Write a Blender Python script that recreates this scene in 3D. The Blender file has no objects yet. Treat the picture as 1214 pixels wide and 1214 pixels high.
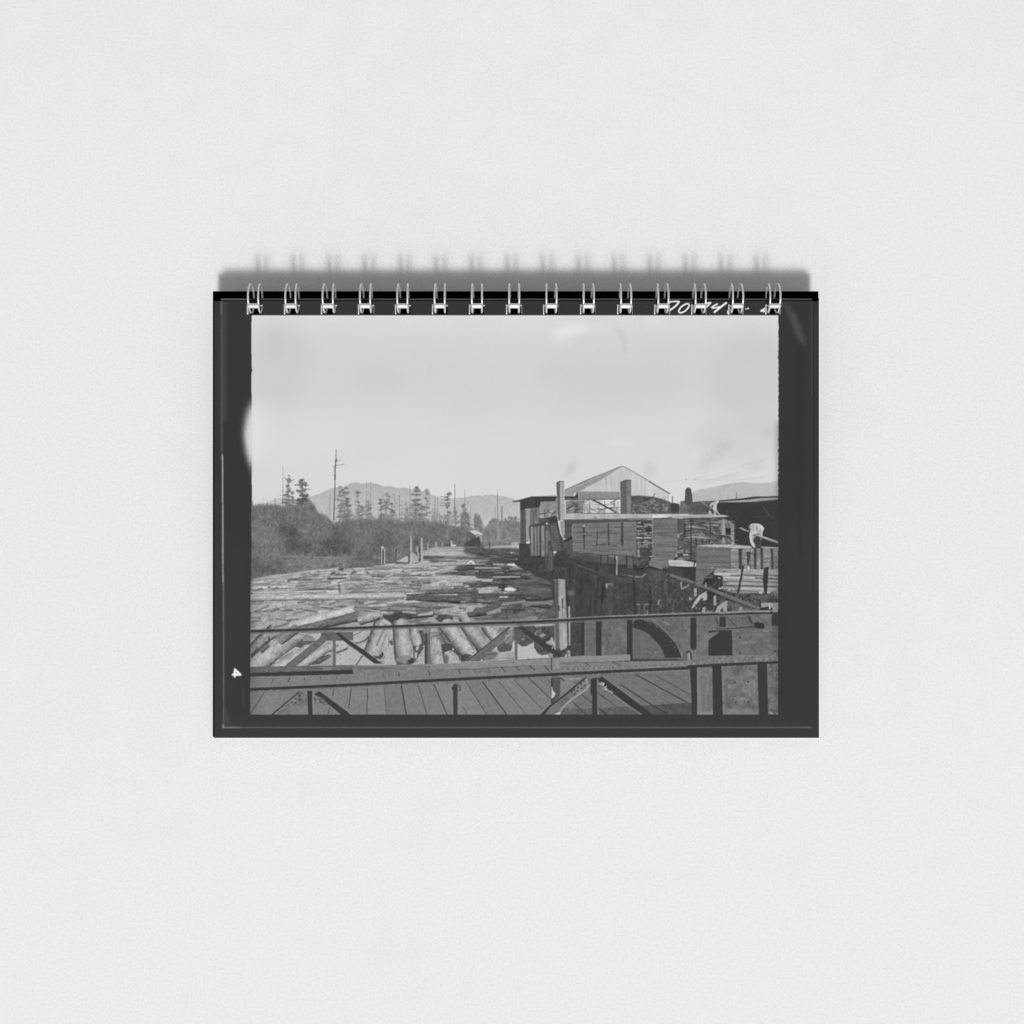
# Wire-bound photo calendar lying propped on a pale textured surface, seen straight on.
import bpy, bmesh, math
from mathutils import Matrix, Vector
# ---------------------------------------------------------------------------
# The printed photograph: ink densities drawn stroke by stroke (numpy).
# Coordinates are millimetre-like sheet units; tiles only shorten the numbers.
# ---------------------------------------------------------------------------
import numpy as np
PX0, PY0, PX1, PY1 = 254.0, 353.5, 971.0, 875.0     # sheet extent in sheet units
SS = 3.0                                             # drawing resolution per unit
Wc, Hc = int((PX1-PX0)*SS), int((PY1-PY0)*SS)
ink = np.full((Hc, Wc), 56.0, np.float32)
rng = np.random.default_rng(11)
TS = 1214/120.0
org = [0.0, 0.0, 1.0]

def T(x, y, s=TS):
    org[0], org[1], org[2] = x, y, s

def G():
    T(0, 0, 1.0)

def _c(pts):
    p = np.asarray(pts, np.float64)
    return np.stack([(org[0]+p[:, 0]/org[2]-PX0)*SS, (org[1]+p[:, 1]/org[2]-PY0)*SS], 1)

def vnoise(h, w, sx, sy, seed):
    """smooth lattice noise 0..1, cell size sx, sy in canvas pixels"""
    r = np.random.default_rng(seed)
    gw, gh = int(w/sx)+3, int(h/sy)+3
    g = r.random((gh, gw)).astype(np.float32)
    x = np.arange(w)/sx; y = np.arange(h)/sy
    xi = x.astype(int); yi = y.astype(int)
    fx = (x-xi); fy = (y-yi)
    fx = (fx*fx*(3-2*fx)).astype(np.float32); fy = (fy*fy*(3-2*fy)).astype(np.float32)[:, None]
    a = g[yi][:, xi]*(1-fx)+g[yi][:, xi+1]*fx
    b = g[yi+1][:, xi]*(1-fx)+g[yi+1][:, xi+1]*fx
    return a*(1-fy)+b*fy

N = {}
def field(kind):
    """named noise fields over the whole sheet, mean 0, about -1..1"""
    if kind in N: return N[kind]
    spec = {
        'fine': [(1.2, 1.2, 1), (2.2, 2.2, .8)],
        'leaf': [(1.3, 1.6, 1), (3, 3.5, .8), (9, 8, .5)],
        'mott': [(2, 2, .8), (5, 5, 1), (13, 13, .6)],
        'hst': [(14, .9, 1), (30, 1.6, .8), (5, 1.1, .6)],
        'hlog': [(26, 1.8, 1), (9, 1.3, .9), (3, 1.2, .5), (50, 4, .7)],
        'vst': [(1.2, 20, 1), (2.5, 40, .8), (1.4, 5, .4)],
        'ply': [(10, .8, 1), (24, 1.4, .9)],
        'cloud': [(60, 30, 1), (120, 70, 1.2), (24, 12, .3)],
    }[kind]
    f = np.zeros((Hc, Wc), np.float32); t = 0
    for i, (sx, sy, a) in enumerate(spec):
        f += a*(vnoise(Hc, Wc, sx*SS, sy*SS, hash_(kind)+i)-.5)*2; t += a*a
    N[kind] = f/np.sqrt(t)*1.3
    return N[kind]

def hash_(s):
    return sum(ord(c)*(i+7) for i, c in enumerate(s))

def boxblur(m, r):
    r = int(round(r))
    if r < 1: return m
    for ax in (0, 1):
        pad = [(0, 0), (0, 0)]; pad[ax] = (r+1, r)
        c = np.cumsum(np.pad(m, pad, mode='edge'), ax)
        n = m.shape[ax]
        hi = np.take(c, np.arange(n)+2*r+1, ax); lo = np.take(c, np.arange(n), ax)
        m = (hi-lo)/(2*r+1)
    return m

def mask(p, blur=0):
    pad = int(blur*SS*2.5)+3
    x0 = max(0, int(p[:, 0].min())-pad); x1 = min(Wc, int(p[:, 0].max())+pad+1)
    y0 = max(0, int(p[:, 1].min())-pad); y1 = min(Hc, int(p[:, 1].max())+pad+1)
    if x1 <= x0 or y1 <= y0: return None
    X = np.arange(x0, x1)+.5; Y = np.arange(y0, y1)+.5
    m = np.zeros((y1-y0, x1-x0), bool)
    n = len(p)
    for i in range(n):
        (ax, ay), (bx, by) = p[i], p[(i+1) % n]
        if ay == by: continue
        rows = np.nonzero((Y > min(ay, by)) & (Y <= max(ay, by)))[0]
        if not len(rows): continue
        xs = ax+(Y[rows]-ay)*(bx-ax)/(by-ay)
        m[rows] ^= X[None, :] > xs[:, None]
    m = m.astype(np.float32)
    if blur:
        m = boxblur(boxblur(m, blur*SS), blur*SS*.7)
    return x0, x1, y0, y1, m

def put(mk, v, a=1.0, tex=None, amp=0.0, grad=None):
    if mk is None: return
    x0, x1, y0, y1, m = mk
    s = ink[y0:y1, x0:x1]
    val = v
    if grad is not None:      # vertical tone change top -> bottom
        val = v+(grad-v)*np.linspace(0, 1, y1-y0, dtype=np.float32)[:, None]
    if tex: val = val+amp*field(tex)[y0:y1, x0:x1]
    k = m*a
    ink[y0:y1, x0:x1] = s*(1-k)+val*k

SOFT = [0.0, 1.0]

def P(pts, v, a=1.0, tex=None, amp=0.0, blur=0, grad=None):
    if SOFT[0] and not blur and len(pts) < 120: blur = SOFT[0]; a = a*SOFT[1]
    put(mask(_c(pts), blur), v, a, tex, amp, grad)

def L(pts, w, v, a=1.0, blur=0, tex=None, amp=0, w2=None):
    """stroke of width w (sheet units), tapering to w2"""
    p = _c(pts); n = len(p)
    w2 = w if w2 is None else w2
    ws = np.linspace(w, w2, n)*SS*.5
    d = np.gradient(p, axis=0); d /= (np.linalg.norm(d, axis=1)[:, None]+1e-9)
    nm = np.stack([-d[:, 1], d[:, 0]], 1)*ws[:, None]
    put(mask(np.concatenate([p+nm, (p-nm)[::-1]]), blur), v, a, tex, amp)

def R(x0, y0, x1, y1, v, a=1.0, tex=None, amp=0.0, blur=0, grad=None):
    P([(x0, y0), (x1, y0), (x1, y1), (x0, y1)], v, a, tex, amp, blur, grad)

def E(cx, cy, rx, ry, v, a=1.0, tex=None, amp=0.0, blur=0, rot=0, k=20):
    t = np.linspace(0, 2*np.pi, k, endpoint=False)
    c, s = np.cos(rot), np.sin(rot)
    x, y = rx*np.cos(t), ry*np.sin(t)
    P(np.stack([cx+x*c-y*s, cy+x*s+y*c], 1), v, a, tex, amp, blur)

def dashes(x0, y0, x1, y1, n, lx, w, v0, v1, a=.8, slope=0.0):
    """many small streaks inside a box (tile units)"""
    for _ in range(n):
        x = rng.uniform(x0, x1); y = rng.uniform(y0, y1); l = rng.uniform(.4, 1)*lx
        L([(x, y), (x+l*.5, y+slope*l*.5+rng.normal()*1.2), (x+l, y+slope*l)], rng.uniform(.5, 1)*w,
          rng.uniform(v0, v1), a*rng.uniform(.5, 1))

def lattice(u, v, seed):
    r = np.random.default_rng(seed).random((64, 64)).astype(np.float32)
    ui = np.floor(u).astype(int); vi = np.floor(v).astype(int); fu = u-ui; fv = v-vi
    fu = fu*fu*(3-2*fu); fv = fv*fv*(3-2*fv)
    g = lambda i, j: r[j % 64, i % 64]
    return (g(ui, vi)*(1-fu)+g(ui+1, vi)*fu)*(1-fv)+(g(ui, vi+1)*(1-fu)+g(ui+1, vi+1)*fu)*fv

LOGN = [500]
def LOG(x0, y0, x1, y1, r0, r1, v, sh, side=1, a=1.0, bark=9, end=None, ev=None, cap=.55):
    """a floating log (sheet units): rounded body toned across its girth, bark streaks along it;
    side=+1 keeps the light on the right/upper flank, end=(tone) draws the sawn face at x1, y1"""
    LOGN[0] += 1
    A = np.array([(x0-PX0)*SS, (y0-PY0)*SS]); B = np.array([(x1-PX0)*SS, (y1-PY0)*SS])
    d = B-A; ln = np.hypot(*d)+1e-6; d = d/ln; n = np.array([-d[1], d[0]])
    if n[1] > 0: n = -n
    if abs(d[1]) > abs(d[0]) and n[0] < 0: n = -n
    R0, R1 = r0*SS, r1*SS; m_ = max(R0, R1)*1.3+3
    bx0 = max(0, int(min(A[0], B[0])-m_)); bx1 = min(Wc, int(max(A[0], B[0])+m_)); by0 = max(0, int(min(A[1], B[1])-m_)); by1 = min(Hc, int(max(A[1], B[1])+m_))
    if bx1 <= bx0 or by1 <= by0: return
    X, Y = np.meshgrid(np.arange(bx0, bx1)+.5-A[0], np.arange(by0, by1)+.5-A[1])
    t = X*d[0]+Y*d[1]; s = X*n[0]+Y*n[1]
    wob = (lattice(t/(m_*2.2)+LOGN[0], s*0+LOGN[0]*3.1, LOGN[0])-.5)*.22
    rad = (R0+(R1-R0)*np.clip(t/ln, 0, 1))*(1+wob)
    q = s/rad
    over = np.maximum(np.maximum(-t, t-ln), 0)/(rad*cap)
    k = np.clip((1-np.sqrt(q*q+over*over))*rad/1.6+.5, 0, 1)
    f = np.clip(1-((q*side-.28)/1.28)**2, 0, 1)
    tx = (lattice(t/(4.2*SS)+LOGN[0], q*3.2+7, LOGN[0]+1)-.5)*1.3+(lattice(t/(1.1*SS), s/(.9*SS)+3, LOGN[0]+2)-.5)*1.5+(lattice(t/(11*SS), q*2, LOGN[0]+3)-.5)*1.2
    tx -= 1.1*np.clip(lattice(t/(3.2*SS)+9, s/(1.7*SS)+LOGN[0], LOGN[0]+4)-.68, 0, 1)*3
    val = sh+(v-sh)*f**1.15+tx*bark
    val = val-np.clip((-q*side-.72)/.28, 0, 1)*28*min(1.0, m_/(4*SS))
    st = ink[by0:by1, bx0:bx1]
    ink[by0:by1, bx0:bx1] = st*(1-k*a)+val*k*a
    if end is not None:
        G(); E(x1, y1, r1*.5, r1*.95, end, .95, tex='mott', amp=6, rot=math_atan(d))
        E(x1, y1, r1*.22, r1*.5, end-9, .5, rot=math_atan(d), blur=.3)

def math_atan(d):
    return float(np.arctan2(d[1], d[0]))

def clutter(x0, y0, x1, y1, n, size, tones, a=.6, flat=.5):
    """odds and ends: short strokes at mixed angles (tile units)"""
    for _ in range(n):
        x = rng.uniform(x0, x1); y = rng.uniform(y0, y1); l = size*rng.uniform(.3, 1)
        th = rng.normal()*flat+(np.pi/2 if rng.random() < .35 else 0)
        L([(x, y), (x+l*np.cos(th), y+l*np.sin(th))], rng.uniform(.4, 1.4), rng.choice(tones)+rng.normal()*5, a*rng.uniform(.5, 1))

def board_rows(x0, y0, x1, y1, step, lo, hi, dark, fill=.7, sl=0.0, a=.9):
    """ends and edges of stacked boards: broken pale rows over dark gaps (tile units)"""
    y = y0
    while y < y1:
        x = x0+rng.uniform(-6, 10)
        L([(x0, y+step*.5), (x1, y+step*.5+(x1-x0)*sl)], step/org[2]*.45, dark, .55)
        while x < x1:
            l = rng.uniform(18, 90)
            if rng.random() < fill:
                L([(x, y+(x-x0)*sl), (min(x+l, x1), y+(x-x0)*sl+rng.normal()*2)], step/org[2]*rng.uniform(.3, .6), rng.uniform(lo, hi), a*rng.uniform(.6, 1))
            x += l+rng.uniform(2, 14)
        y += step*rng.uniform(.8, 1.2)

def dots(pts, r, v, a=.9):
    for x, y in pts: E(x, y, r*org[2], r*org[2], v, a, k=8)

def along(p0, p1, n, j=0):
    t = np.linspace(0, 1, n)
    return [(p0[0]+(p1[0]-p0[0])*q+rng.normal()*j, p0[1]+(p1[1]-p0[1])*q+rng.normal()*j) for q in t]

def conifer(x, yt, yb, hw, v, dens=1.0, lean=0.0, a=.85, trunk=.9):
    """sheet units: ragged evergreen"""
    G()
    L([(x+lean, yt), (x, yb)], trunk*.4, v-6, a, w2=trunk)
    h = yb-yt; nw = max(3, int(h/3.1))
    for w_ in range(nw):                      # whorls of drooping boughs with gaps between
        q = (w_+rng.uniform(.1, .9))/nw; y = yt+q*h
        xx = x+lean*(1-q); r = hw*(.3+.7*q**.55)
        for s_ in (-1, 1):
            if rng.random() < .22: continue
            rr = r*rng.uniform(.35, 1.1); dy = rng.uniform(-.9, 1.3)
            v_ = v+rng.uniform(-16, 18)
            L([(xx, y), (xx+s_*rr*.55, y+dy*.5-.3), (xx+s_*rr, y+dy)], rng.uniform(.6, 1.1), v_, a*rng.uniform(.4, .85), w2=.4)
            for k in range(int(5+rr*dens*2.2)):
                u = rng.random()**.8; E(xx+s_*rr*u+rng.normal()*.7, y+dy*u+rng.uniform(-1.1, 1.4), rng.uniform(.5, 1.5), rng.uniform(.35, .8), v_+rng.normal()*8, a*rng.uniform(.4, .8), k=8)

def deadtree(x, yt, yb, hw, v, n, a=.8, trunk=.9, lean=0):
    G()
    L([(x+lean, yt), (x+lean*.4, yt*.5+yb*.5), (x, yb)], .4, v, a, w2=trunk)
    for i in range(n):
        y = yt+(yb-yt)*rng.uniform(.08, .9); s = rng.choice((-1, 1))
        L([(x, y), (x+s*hw*rng.uniform(.3, 1), y+rng.uniform(-1.5, .6))], .6, v+15, a*.7, w2=.3)

# ---- sky -------------------------------------------------------------------
G()
R(290, 370, 930, 660, 217)
R(290, 368, 930, 392, 220, .75, blur=5)
R(290, 500, 930, 600, 220, .75, blur=24)
R(290, 400, 930, 480, 210, .55, blur=20)
E(330, 430, 38, 50, 206, .8, blur=14); E(325, 412, 12, 18, 203, .6, blur=5); E(450, 450, 32, 18, 207, .5, blur=7)
E(890, 450, 55, 55, 206, .9, blur=16); E(740, 450, 80, 34, 208, .6, blur=14); E(880, 520, 60, 26, 206, .6, blur=10)
ink += field('cloud')*1.6*(ink > 150)
P([(650, 394), (658, 386), (676, 382), (700, 384), (725, 390), (700, 392), (680, 396), (668, 410), (655, 402)], 229, .65, tex='mott', amp=3, blur=6.5)
P([(655, 392), (680, 385), (700, 387), (690, 393), (665, 400)], 234, .7, blur=3)
E(775, 379, 14, 4, 226, .6, blur=3)
P([(728, 388), (738, 390), (743, 402), (744, 418), (739, 419), (735, 402)], 201, .5, blur=2.4); E(741, 413, 1.6, 5, 194, .35, blur=1.2)
E(735, 525, 16, 3, 225, .7, blur=2.5); E(690, 529, 40, 2, 222, .5, blur=2); E(790, 520, 22, 3, 221, .5, blur=3)
E(655, 441, 22, 14, 208, .5, blur=4); E(510, 441, 3, 9, 208, .5, blur=2)
# smoke and thin cloud over the mill
P([(846, 534), (852, 524), (866, 522), (868, 530), (856, 540), (842, 552), (830, 560), (822, 560), (828, 548)], 200, .5, tex='mott', amp=6, blur=6)
E(832, 553, 8, 6, 199, .4, blur=5); E(858, 528, 9, 4, 195, .45, blur=4); E(845, 544, 14, 6, 203, .4, blur=5)
E(910, 512, 10, 5, 199, .5, blur=3); E(895, 552, 13, 6, 199, .45, blur=4); E(770, 556, 8, 10, 202, .6, blur=4)
E(822, 540, 3, 10, 222, .6, blur=3); E(826, 556, 8, 12, 221, .5, blur=5)
P([(664, 568), (668, 560), (676, 548), (686, 545), (684, 553), (676, 562), (668, 570)], 201, .5, tex='mott', amp=6, blur=4); E(677, 555, 5, 6, 197, .4, blur=2)
for k in range(16):
    x = rng.uniform(845, 915); y = rng.uniform(545, 572)
    L([(x-22, y+5), (x, y), (x+22, y-6)], rng.uniform(.8, 2), rng.choice((198, 224)), .3, blur=1)
L([(750, 578), (800, 570), (838, 565)], .5, 196, .4); L([(820, 569), (870, 569.5), (905, 566)], .7, 186, .5); L([(812, 568), (814, 568.5)], 1.2, 160, .6); L([(823, 568.4), (825, 568.4)], 1.2, 150, .7)
L([(812, 570), (860, 559), (890, 548)], .6, 198, .4)
L([(890, 548), (918, 541)], .6, 196, .4)

# ---- far hills ---------------------------------------------------------------
T(290, 520)
P([(80, 800), (270, 762), (400, 710), (460, 708), (620, 740), (760, 760), (760, 900), (80, 900)], 199)
P([(700, 735), (800, 690), (900, 660), (1040, 597), (1140, 578), (1190, 575), (1263, 540), (1343, 527), (1400, 545),
   (1510, 532), (1590, 549), (1670, 580), (1750, 574), (1830, 596), (1910, 588), (1980, 604), (2110, 620), (2250, 680),
   (2324, 708), (2400, 722), (2500, 712), (2640, 708), (2720, 690), (2810, 684), (2860, 695), (2880, 676), (2960, 674),
   (3080, 689), (3220, 722), (3310, 745), (3310, 1210), (700, 1210)], 179, tex='mott', amp=2, grad=204)
L([(1263, 542), (1343, 529), (1400, 546), (1510, 534), (1590, 551), (1670, 582), (1750, 576), (1830, 598), (1910, 590), (1980, 606)], 1.2, 168, .55, blur=.5)
L([(2640, 710), (2720, 693), (2810, 687), (2860, 697), (2880, 678), (2960, 677), (3080, 692), (3220, 724)], 1.2, 172, .5, blur=.5)
L([(2400, 725), (2250, 684), (2324, 711)], .9, 172, .3)
P([(2500, 760), (2700, 720), (3000, 720), (3200, 800), (3100, 950), (2600, 1000)], 184, .5, blur=3)
T(810, 530)
P([(60, 700), (110, 545), (170, 515), (300, 495), (430, 468), (560, 436), (720, 424), (840, 436), (960, 436), (1060, 424), (1150, 398), (1150, 660), (60, 700)], 191, grad=181)
P([(430, 478), (560, 442), (720, 428), (800, 440), (640, 460), (500, 500)], 182, .6, blur=1)
L([(110, 545), (170, 515), (300, 495), (430, 468), (560, 436), (720, 424), (840, 436), (960, 436), (1060, 424), (1150, 398)], .9, 178, .5)
L([(640, 545), (632, 630)], 1.3, 135, .8, w2=1.7); L([(500, 560), (495, 620)], .5, 178, .6)

# ---- far tree line -------------------------------------------------------------
deadtree(335.2, 551, 606, 2.2, 120, 6, a=.75)
for q in range(5): L([(336, 583+q*4.5), (332+rng.uniform(-1, 1), 583+q*4.5+rng.uniform(-1, 1))], .7, 125, .6)
conifer(342.3, 563, 607, 6.5, 112, .8); conifer(341, 575, 607, 7, 110, .8); conifer(346.5, 584, 606, 6, 108, 1)
L([(336.5, 566), (340, 568.5), (343, 571)], .9, 135, .7); L([(349, 568), (345, 571), (343, 573)], .9, 130, .7); L([(338, 583), (349, 583)], 1.1, 105, .8)
conifer(358.5, 567, 608, 10, 100, 1.1, trunk=1.4); conifer(360, 585, 612, 12.5, 98, 1.4)
P([(354, 567), (357, 569), (360, 567), (361, 570), (357, 571)], 95, .8)
for y, l, r in ((575.5, -9, 8), (579, -2, 10), (583, -7, 6), (588, -3, 9), (594, -8, 12), (600, -4, 14)):
    L([(358+l, y-.8), (358, y), (358+r, y+rng.uniform(-.5, 1.5))], 1.5, 92, .75, w2=.7)
P([(352, 592), (366, 590), (372, 600), (374, 610), (350, 610)], 98, .6, tex='leaf', amp=16, blur=1)
deadtree(326, 590, 604, 3, 130, 5); deadtree(317, 594, 604, 2, 140, 4); deadtree(366.5, 590, 604, 2.5, 125, 6); deadtree(391, 586, 616, 2.5, 130, 8)
# the tall dead tree
L([(398.4, 533), (398, 545), (397.2, 568), (396.6, 590), (395.6, 617)], .6, 105, .9, w2=1.7)
L([(397.6, 545), (397, 568)], 1.2, 92, .7); L([(399, 543), (399.1, 548)], 1.4, 95, .7); L([(397.2, 563), (396.9, 570)], 1.7, 85, .7)
L([(399, 547), (402, 545), (405.5, 542)], .8, 150, .7, w2=.3); L([(398.5, 551.5), (404, 551), (408.5, 550)], 1, 120, .8, w2=.4)
L([(398.5, 555), (404, 554), (407, 551)], .8, 170, .7, w2=.3); L([(396, 552), (395.7, 565)], .7, 140, .6); L([(399, 532), (398.4, 545)], .5, 150, .6)
L([(398, 556), (395, 553), (394.6, 551)], .6, 140, .5); L([(401, 547), (404, 546)], .7, 150, .5)
conifer(408.5, 576, 620, 9.5, 120, 1.2); conifer(404, 577, 616, 7, 128, 1.1, a=.65); conifer(412, 590, 618, 6, 108, 1.0)
conifer(424, 580, 614, 4.5, 128, .8, a=.8); deadtree(434, 569, 612, 2, 140, 4, a=.7, lean=.8); deadtree(438.8, 571, 614, 3.2, 128, 9, a=.75, lean=.5)
conifer(429.5, 598, 617, 5, 118, 1); conifer(437, 592, 616, 5, 118, .9); conifer(451.5, 592, 617, 4.6, 108, 1.2)
conifer(459, 583, 617, 5, 130, 1.3, a=.7); conifer(457, 594, 616, 4, 122, 1); conifer(464.6, 595, 616, 4, 105, 1.0); conifer(468, 585, 606, 4, 150, .6, a=.5)
deadtree(473.4, 583, 617, .8, 105, 2, a=.8); deadtree(453, 583, 600, 1, 150, 3); deadtree(455, 583, 600, 1, 150, 3)
conifer(481, 594, 617, 4.5, 150, .7, a=.6); conifer(483, 606, 618, 4, 130, 1.2)
deadtree(486, 575, 617, 2, 135, 6, a=.7, trunk=1.5)
conifer(493.5, 577, 620, 8.5, 115, 1.4); conifer(492, 592, 620, 9, 105, 1.3); conifer(505.5, 580, 612, 4.5, 132, 1.1, a=.8); conifer(500, 597, 622, 8, 115, 1.2)
P([(490, 579), (494, 577), (499, 581), (494, 583)], 105, .6, blur=.6); P([(503, 582), (508, 581), (510, 586), (506, 587)], 112, .6, blur=.6)
deadtree(515.6, 588, 616, 1.2, 120, 2, a=.8); deadtree(518.6, 588, 616, 1, 125, 2, a=.8)
conifer(530.5, 584, 622, 4.5, 112, .9); L([(526, 590), (529, 589)], 1, 110, .8); P([(530, 585), (533, 583), (536, 586), (532, 588)], 110, .8, blur=.4)
for y in (588.5, 593, 596, 599): L([(525+rng.uniform(-4, 0), y), (530, y+1), (535+rng.uniform(-2, 0), y)], .9, 120, .7)
L([(539.2, 574), (539, 612)], .9, 135, .8, w2=1.7); conifer(539.5, 600, 621, 5, 122, 1)
deadtree(551, 580, 618, 4, 140, 7, a=.75, trunk=1.3); conifer(549.5, 596, 620, 4, 112, 1); L([(546.5, 598.5), (549, 600)], 1, 110, .8); L([(553, 597), (557, 595)], .9, 140, .7)
deadtree(589.6, 580, 636, .8, 110, 1, a=.85, trunk=1.2); L([(586.8, 600), (587, 632)], .9, 150, .7); L([(594.8, 600), (595, 632)], 1.7, 120, .75); L([(589.2, 592), (590, 593)], 1.8, 110, .8)

for k in range(200):
    x = rng.uniform(403, 557); y = 621-13*rng.random()**1.7
    E(x, y, rng.uniform(.8, 2.8), rng.uniform(.8, 2.2), rng.uniform(112, 158), rng.uniform(.2, .5), tex='leaf', amp=12, blur=.5)
for k in range(34):
    x = rng.uniform(404, 560); hgt = rng.uniform(9, 30)
    if k % 2: deadtree(x, 622-hgt, 622, rng.uniform(1, 2.6), rng.uniform(128, 164), 7, a=rng.uniform(.35, .65), trunk=.7)
    else: conifer(x, 622-hgt, 622, rng.uniform(2.4, 5), rng.uniform(124, 156), .9, a=rng.uniform(.35, .6), trunk=.7)
G()
for k in range(150):
    x = rng.uniform(402, 556); yb = 620; h = rng.uniform(3, 19)*rng.random()**.5
    L([(x, yb), (x+rng.normal()*.6, yb-h)], rng.uniform(.5, 1.4), rng.uniform(105, 160), rng.uniform(.3, .75), w2=.3)
    if k % 3 == 0: L([(x-1.5, yb-h*.6), (x+1.8, yb-h*.6+.4)], .7, 130, .5)
# leafy trees behind
G()
P([(546, 622), (546.5, 612), (549, 607), (553, 606), (556, 612), (558, 625), (562, 628), (561, 616), (563, 609), (566, 611), (569, 613), (572, 620), (572.5, 626), (577, 624),
   (580, 618), (584, 615), (590, 616), (596, 618), (604, 616), (606, 613), (611, 613), (613, 618), (616, 618), (618, 646), (540, 650)], 130, tex='leaf', amp=13, blur=.5)
P([(563, 609), (566, 611), (569, 613), (572, 620), (571, 628), (562, 628), (561, 616)], 126, .4, tex='leaf', amp=12, blur=.8)
P([(546, 612), (550, 607), (555, 611), (558, 625), (546, 626)], 122, .4, tex='leaf', amp=14, blur=.8)
for k in range(260):
    x = rng.uniform(545, 616); yt_ = np.interp(x, [546, 550, 556, 561, 563, 568, 572, 577, 584, 596, 606, 612, 616], [612, 606, 610, 627, 609, 611, 624, 624, 615, 617, 613, 613, 618])
    y = yt_+rng.exponential(4)-1.2; E(x, y, rng.uniform(.5, 1.5), rng.uniform(.4, 1.2), rng.choice((104, 116, 140, 150)), rng.uniform(.25, .6), k=8)
for x, y0, y1, w, v in ((589.6, 612, 640, .9, 150), (590.4, 612, 642, 1, 155), (595, 612, 633, 1, 150), (591.8, 628, 640, .8, 160), (586.9, 612, 630, .7, 140)): L([(x, y0), (x, y1)], w, v, .7)

# ---- shrub bank ---------------------------------------------------------------
top = [(296, 590), (298.6, 592), (300, 598)]
x = 301.0
while x < 372: top.append((x, 599.5-1.5*np.sin((x-300)/9)+rng.normal()*.7)); x += 1.2
for px, py in ((376, 606), (384, 611), (390, 616), (397, 621), (404, 619), (410, 617), (420, 616), (432, 617), (446, 616), (460, 616), (472, 617), (477, 620), (486, 618), (500, 619), (520, 620), (540, 623), (552, 626), (562, 630), (572, 636)):
    while x < px: top.append((x, np.interp(x, [top[-1][0], px], [top[-1][1], py])+rng.normal()*.5)); x += 1.3
shrub = top+[(574, 648), (560, 650), (512, 652), (470, 668), (448, 671), (428, 674), (402, 674), (372, 676), (345, 680), (325, 683), (297, 689)]
P(shrub, 113, tex='leaf', amp=13, blur=.5)
for k in range(330):
    i = int(rng.integers(3, len(top)-1)); x, y = top[i]
    L([(x+rng.normal()*.6, y+2.5), (x+rng.normal()*.8, y-rng.uniform(.2, 2.6))], rng.uniform(.4, .9), rng.uniform(108, 138), .5, w2=.25)
L(top[3:], 2.2, 120, .35, blur=.8)
for cx, cy, rx, ry, v, a in ((346, 638, 10, 14, 78, .6), (340, 628, 14, 10, 88, .45), (352, 646, 18, 8, 82, .55), (334, 628, 5, 6, 82, .5), (392, 644, 13, 8, 80, .6), (404, 634, 16, 11, 88, .5), (414, 640, 10, 8, 86, .4),
                          (455, 640, 14, 10, 90, .4), (330, 610, 30, 6, 112, .5), (360, 615, 20, 9, 112, .4), (311, 632, 14, 14, 118, .55), (318, 648, 16, 5, 116, .4), (448, 650, 10, 8, 90, .4),
                          (312, 668, 14, 8, 86, .35), (440, 620, 20, 5, 112, .4), (388, 655, 12, 5, 80, .5), (407, 654, 6, 5, 72, .6), (490, 640, 14, 10, 96, .35), (545, 640, 18, 8, 98, .4), (432, 658, 14, 6, 92, .4), (384, 622, 20, 6, 108, .4), (500, 625, 28, 5, 110, .4)):
    E(cx, cy, rx, ry, v, a, tex='leaf', amp=9, blur=4)
for k in range(420):      # twigs
    x = rng.uniform(300, 560); y = rng.uniform(604, 655); 
    if y < 620 and x > 395: y += 14
    L([(x, y), (x+rng.normal()*1.6, y-rng.uniform(2, 6))], rng.uniform(.4, .8), rng.choice((74, 84, 132, 142, 138)), rng.uniform(.25, .6))
for k in range(260):
    x = rng.uniform(299, 345); y = rng.uniform(612, 686); E(x, y, rng.uniform(.5, 1.2), rng.uniform(.4, .9), rng.choice((70, 80, 140, 150)), rng.uniform(.25, .55), k=7)
for bx, by, n_, reach in ((312, 670, 120, 60), (300, 655, 60, 50), (336, 655, 130, 50), (362, 652, 120, 42), (385, 650, 90, 30), (408, 650, 130, 30), (436, 656, 120, 36), (462, 656, 110, 36), (488, 648, 90, 28), (520, 646, 90, 24), (545, 646, 60, 20)):
    for k in range(n_):
        th = rng.normal()*.55; l = reach*rng.uniform(.35, 1.0)
        x0_ = bx+rng.normal()*7; y0_ = by-rng.uniform(0, 14)
        x1_ = x0_+np.sin(th)*l; y1_ = y0_-np.cos(th)*l
        ceil_ = np.interp(x1_, [298, 370, 376, 390, 397, 470, 520, 572], [598, 600, 606, 616, 620, 617, 620, 636])-1.5
        if y1_ < ceil_: y1_ = ceil_+rng.uniform(0, 5)
        if x1_ < 299: continue
        L([(x0_, y0_), ((x0_+x1_)/2+rng.normal()*.8, (y0_+y1_)/2), (x1_, y1_)], .7, rng.choice((84, 92, 124, 130, 136, 142)), rng.uniform(.14, .36), w2=.3)
for cx, cy, rx, ry, v, a in ((347, 640, 9, 13, 78, .45), (340, 630, 12, 8, 86, .3), (356, 647, 14, 6, 80, .45), (394, 645, 12, 7, 78, .5), (407, 652, 7, 5, 70, .5), (412, 634, 14, 8, 88, .3), (318, 676, 16, 7, 84, .4), (455, 645, 14, 8, 90, .35), (500, 642, 12, 6, 92, .3)):
    E(cx, cy, rx, ry, v, a, tex='leaf', amp=10, blur=3)
for cx, cy, rx, ry in ((310, 634, 11, 15), (316, 655, 14, 8), (366, 622, 14, 9), (424, 632, 14, 9), (446, 628, 12, 8), (480, 630, 14, 7), (530, 632, 14, 6)):
    E(cx, cy, rx, ry, 126, .3, tex='leaf', amp=14, blur=3)
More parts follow.
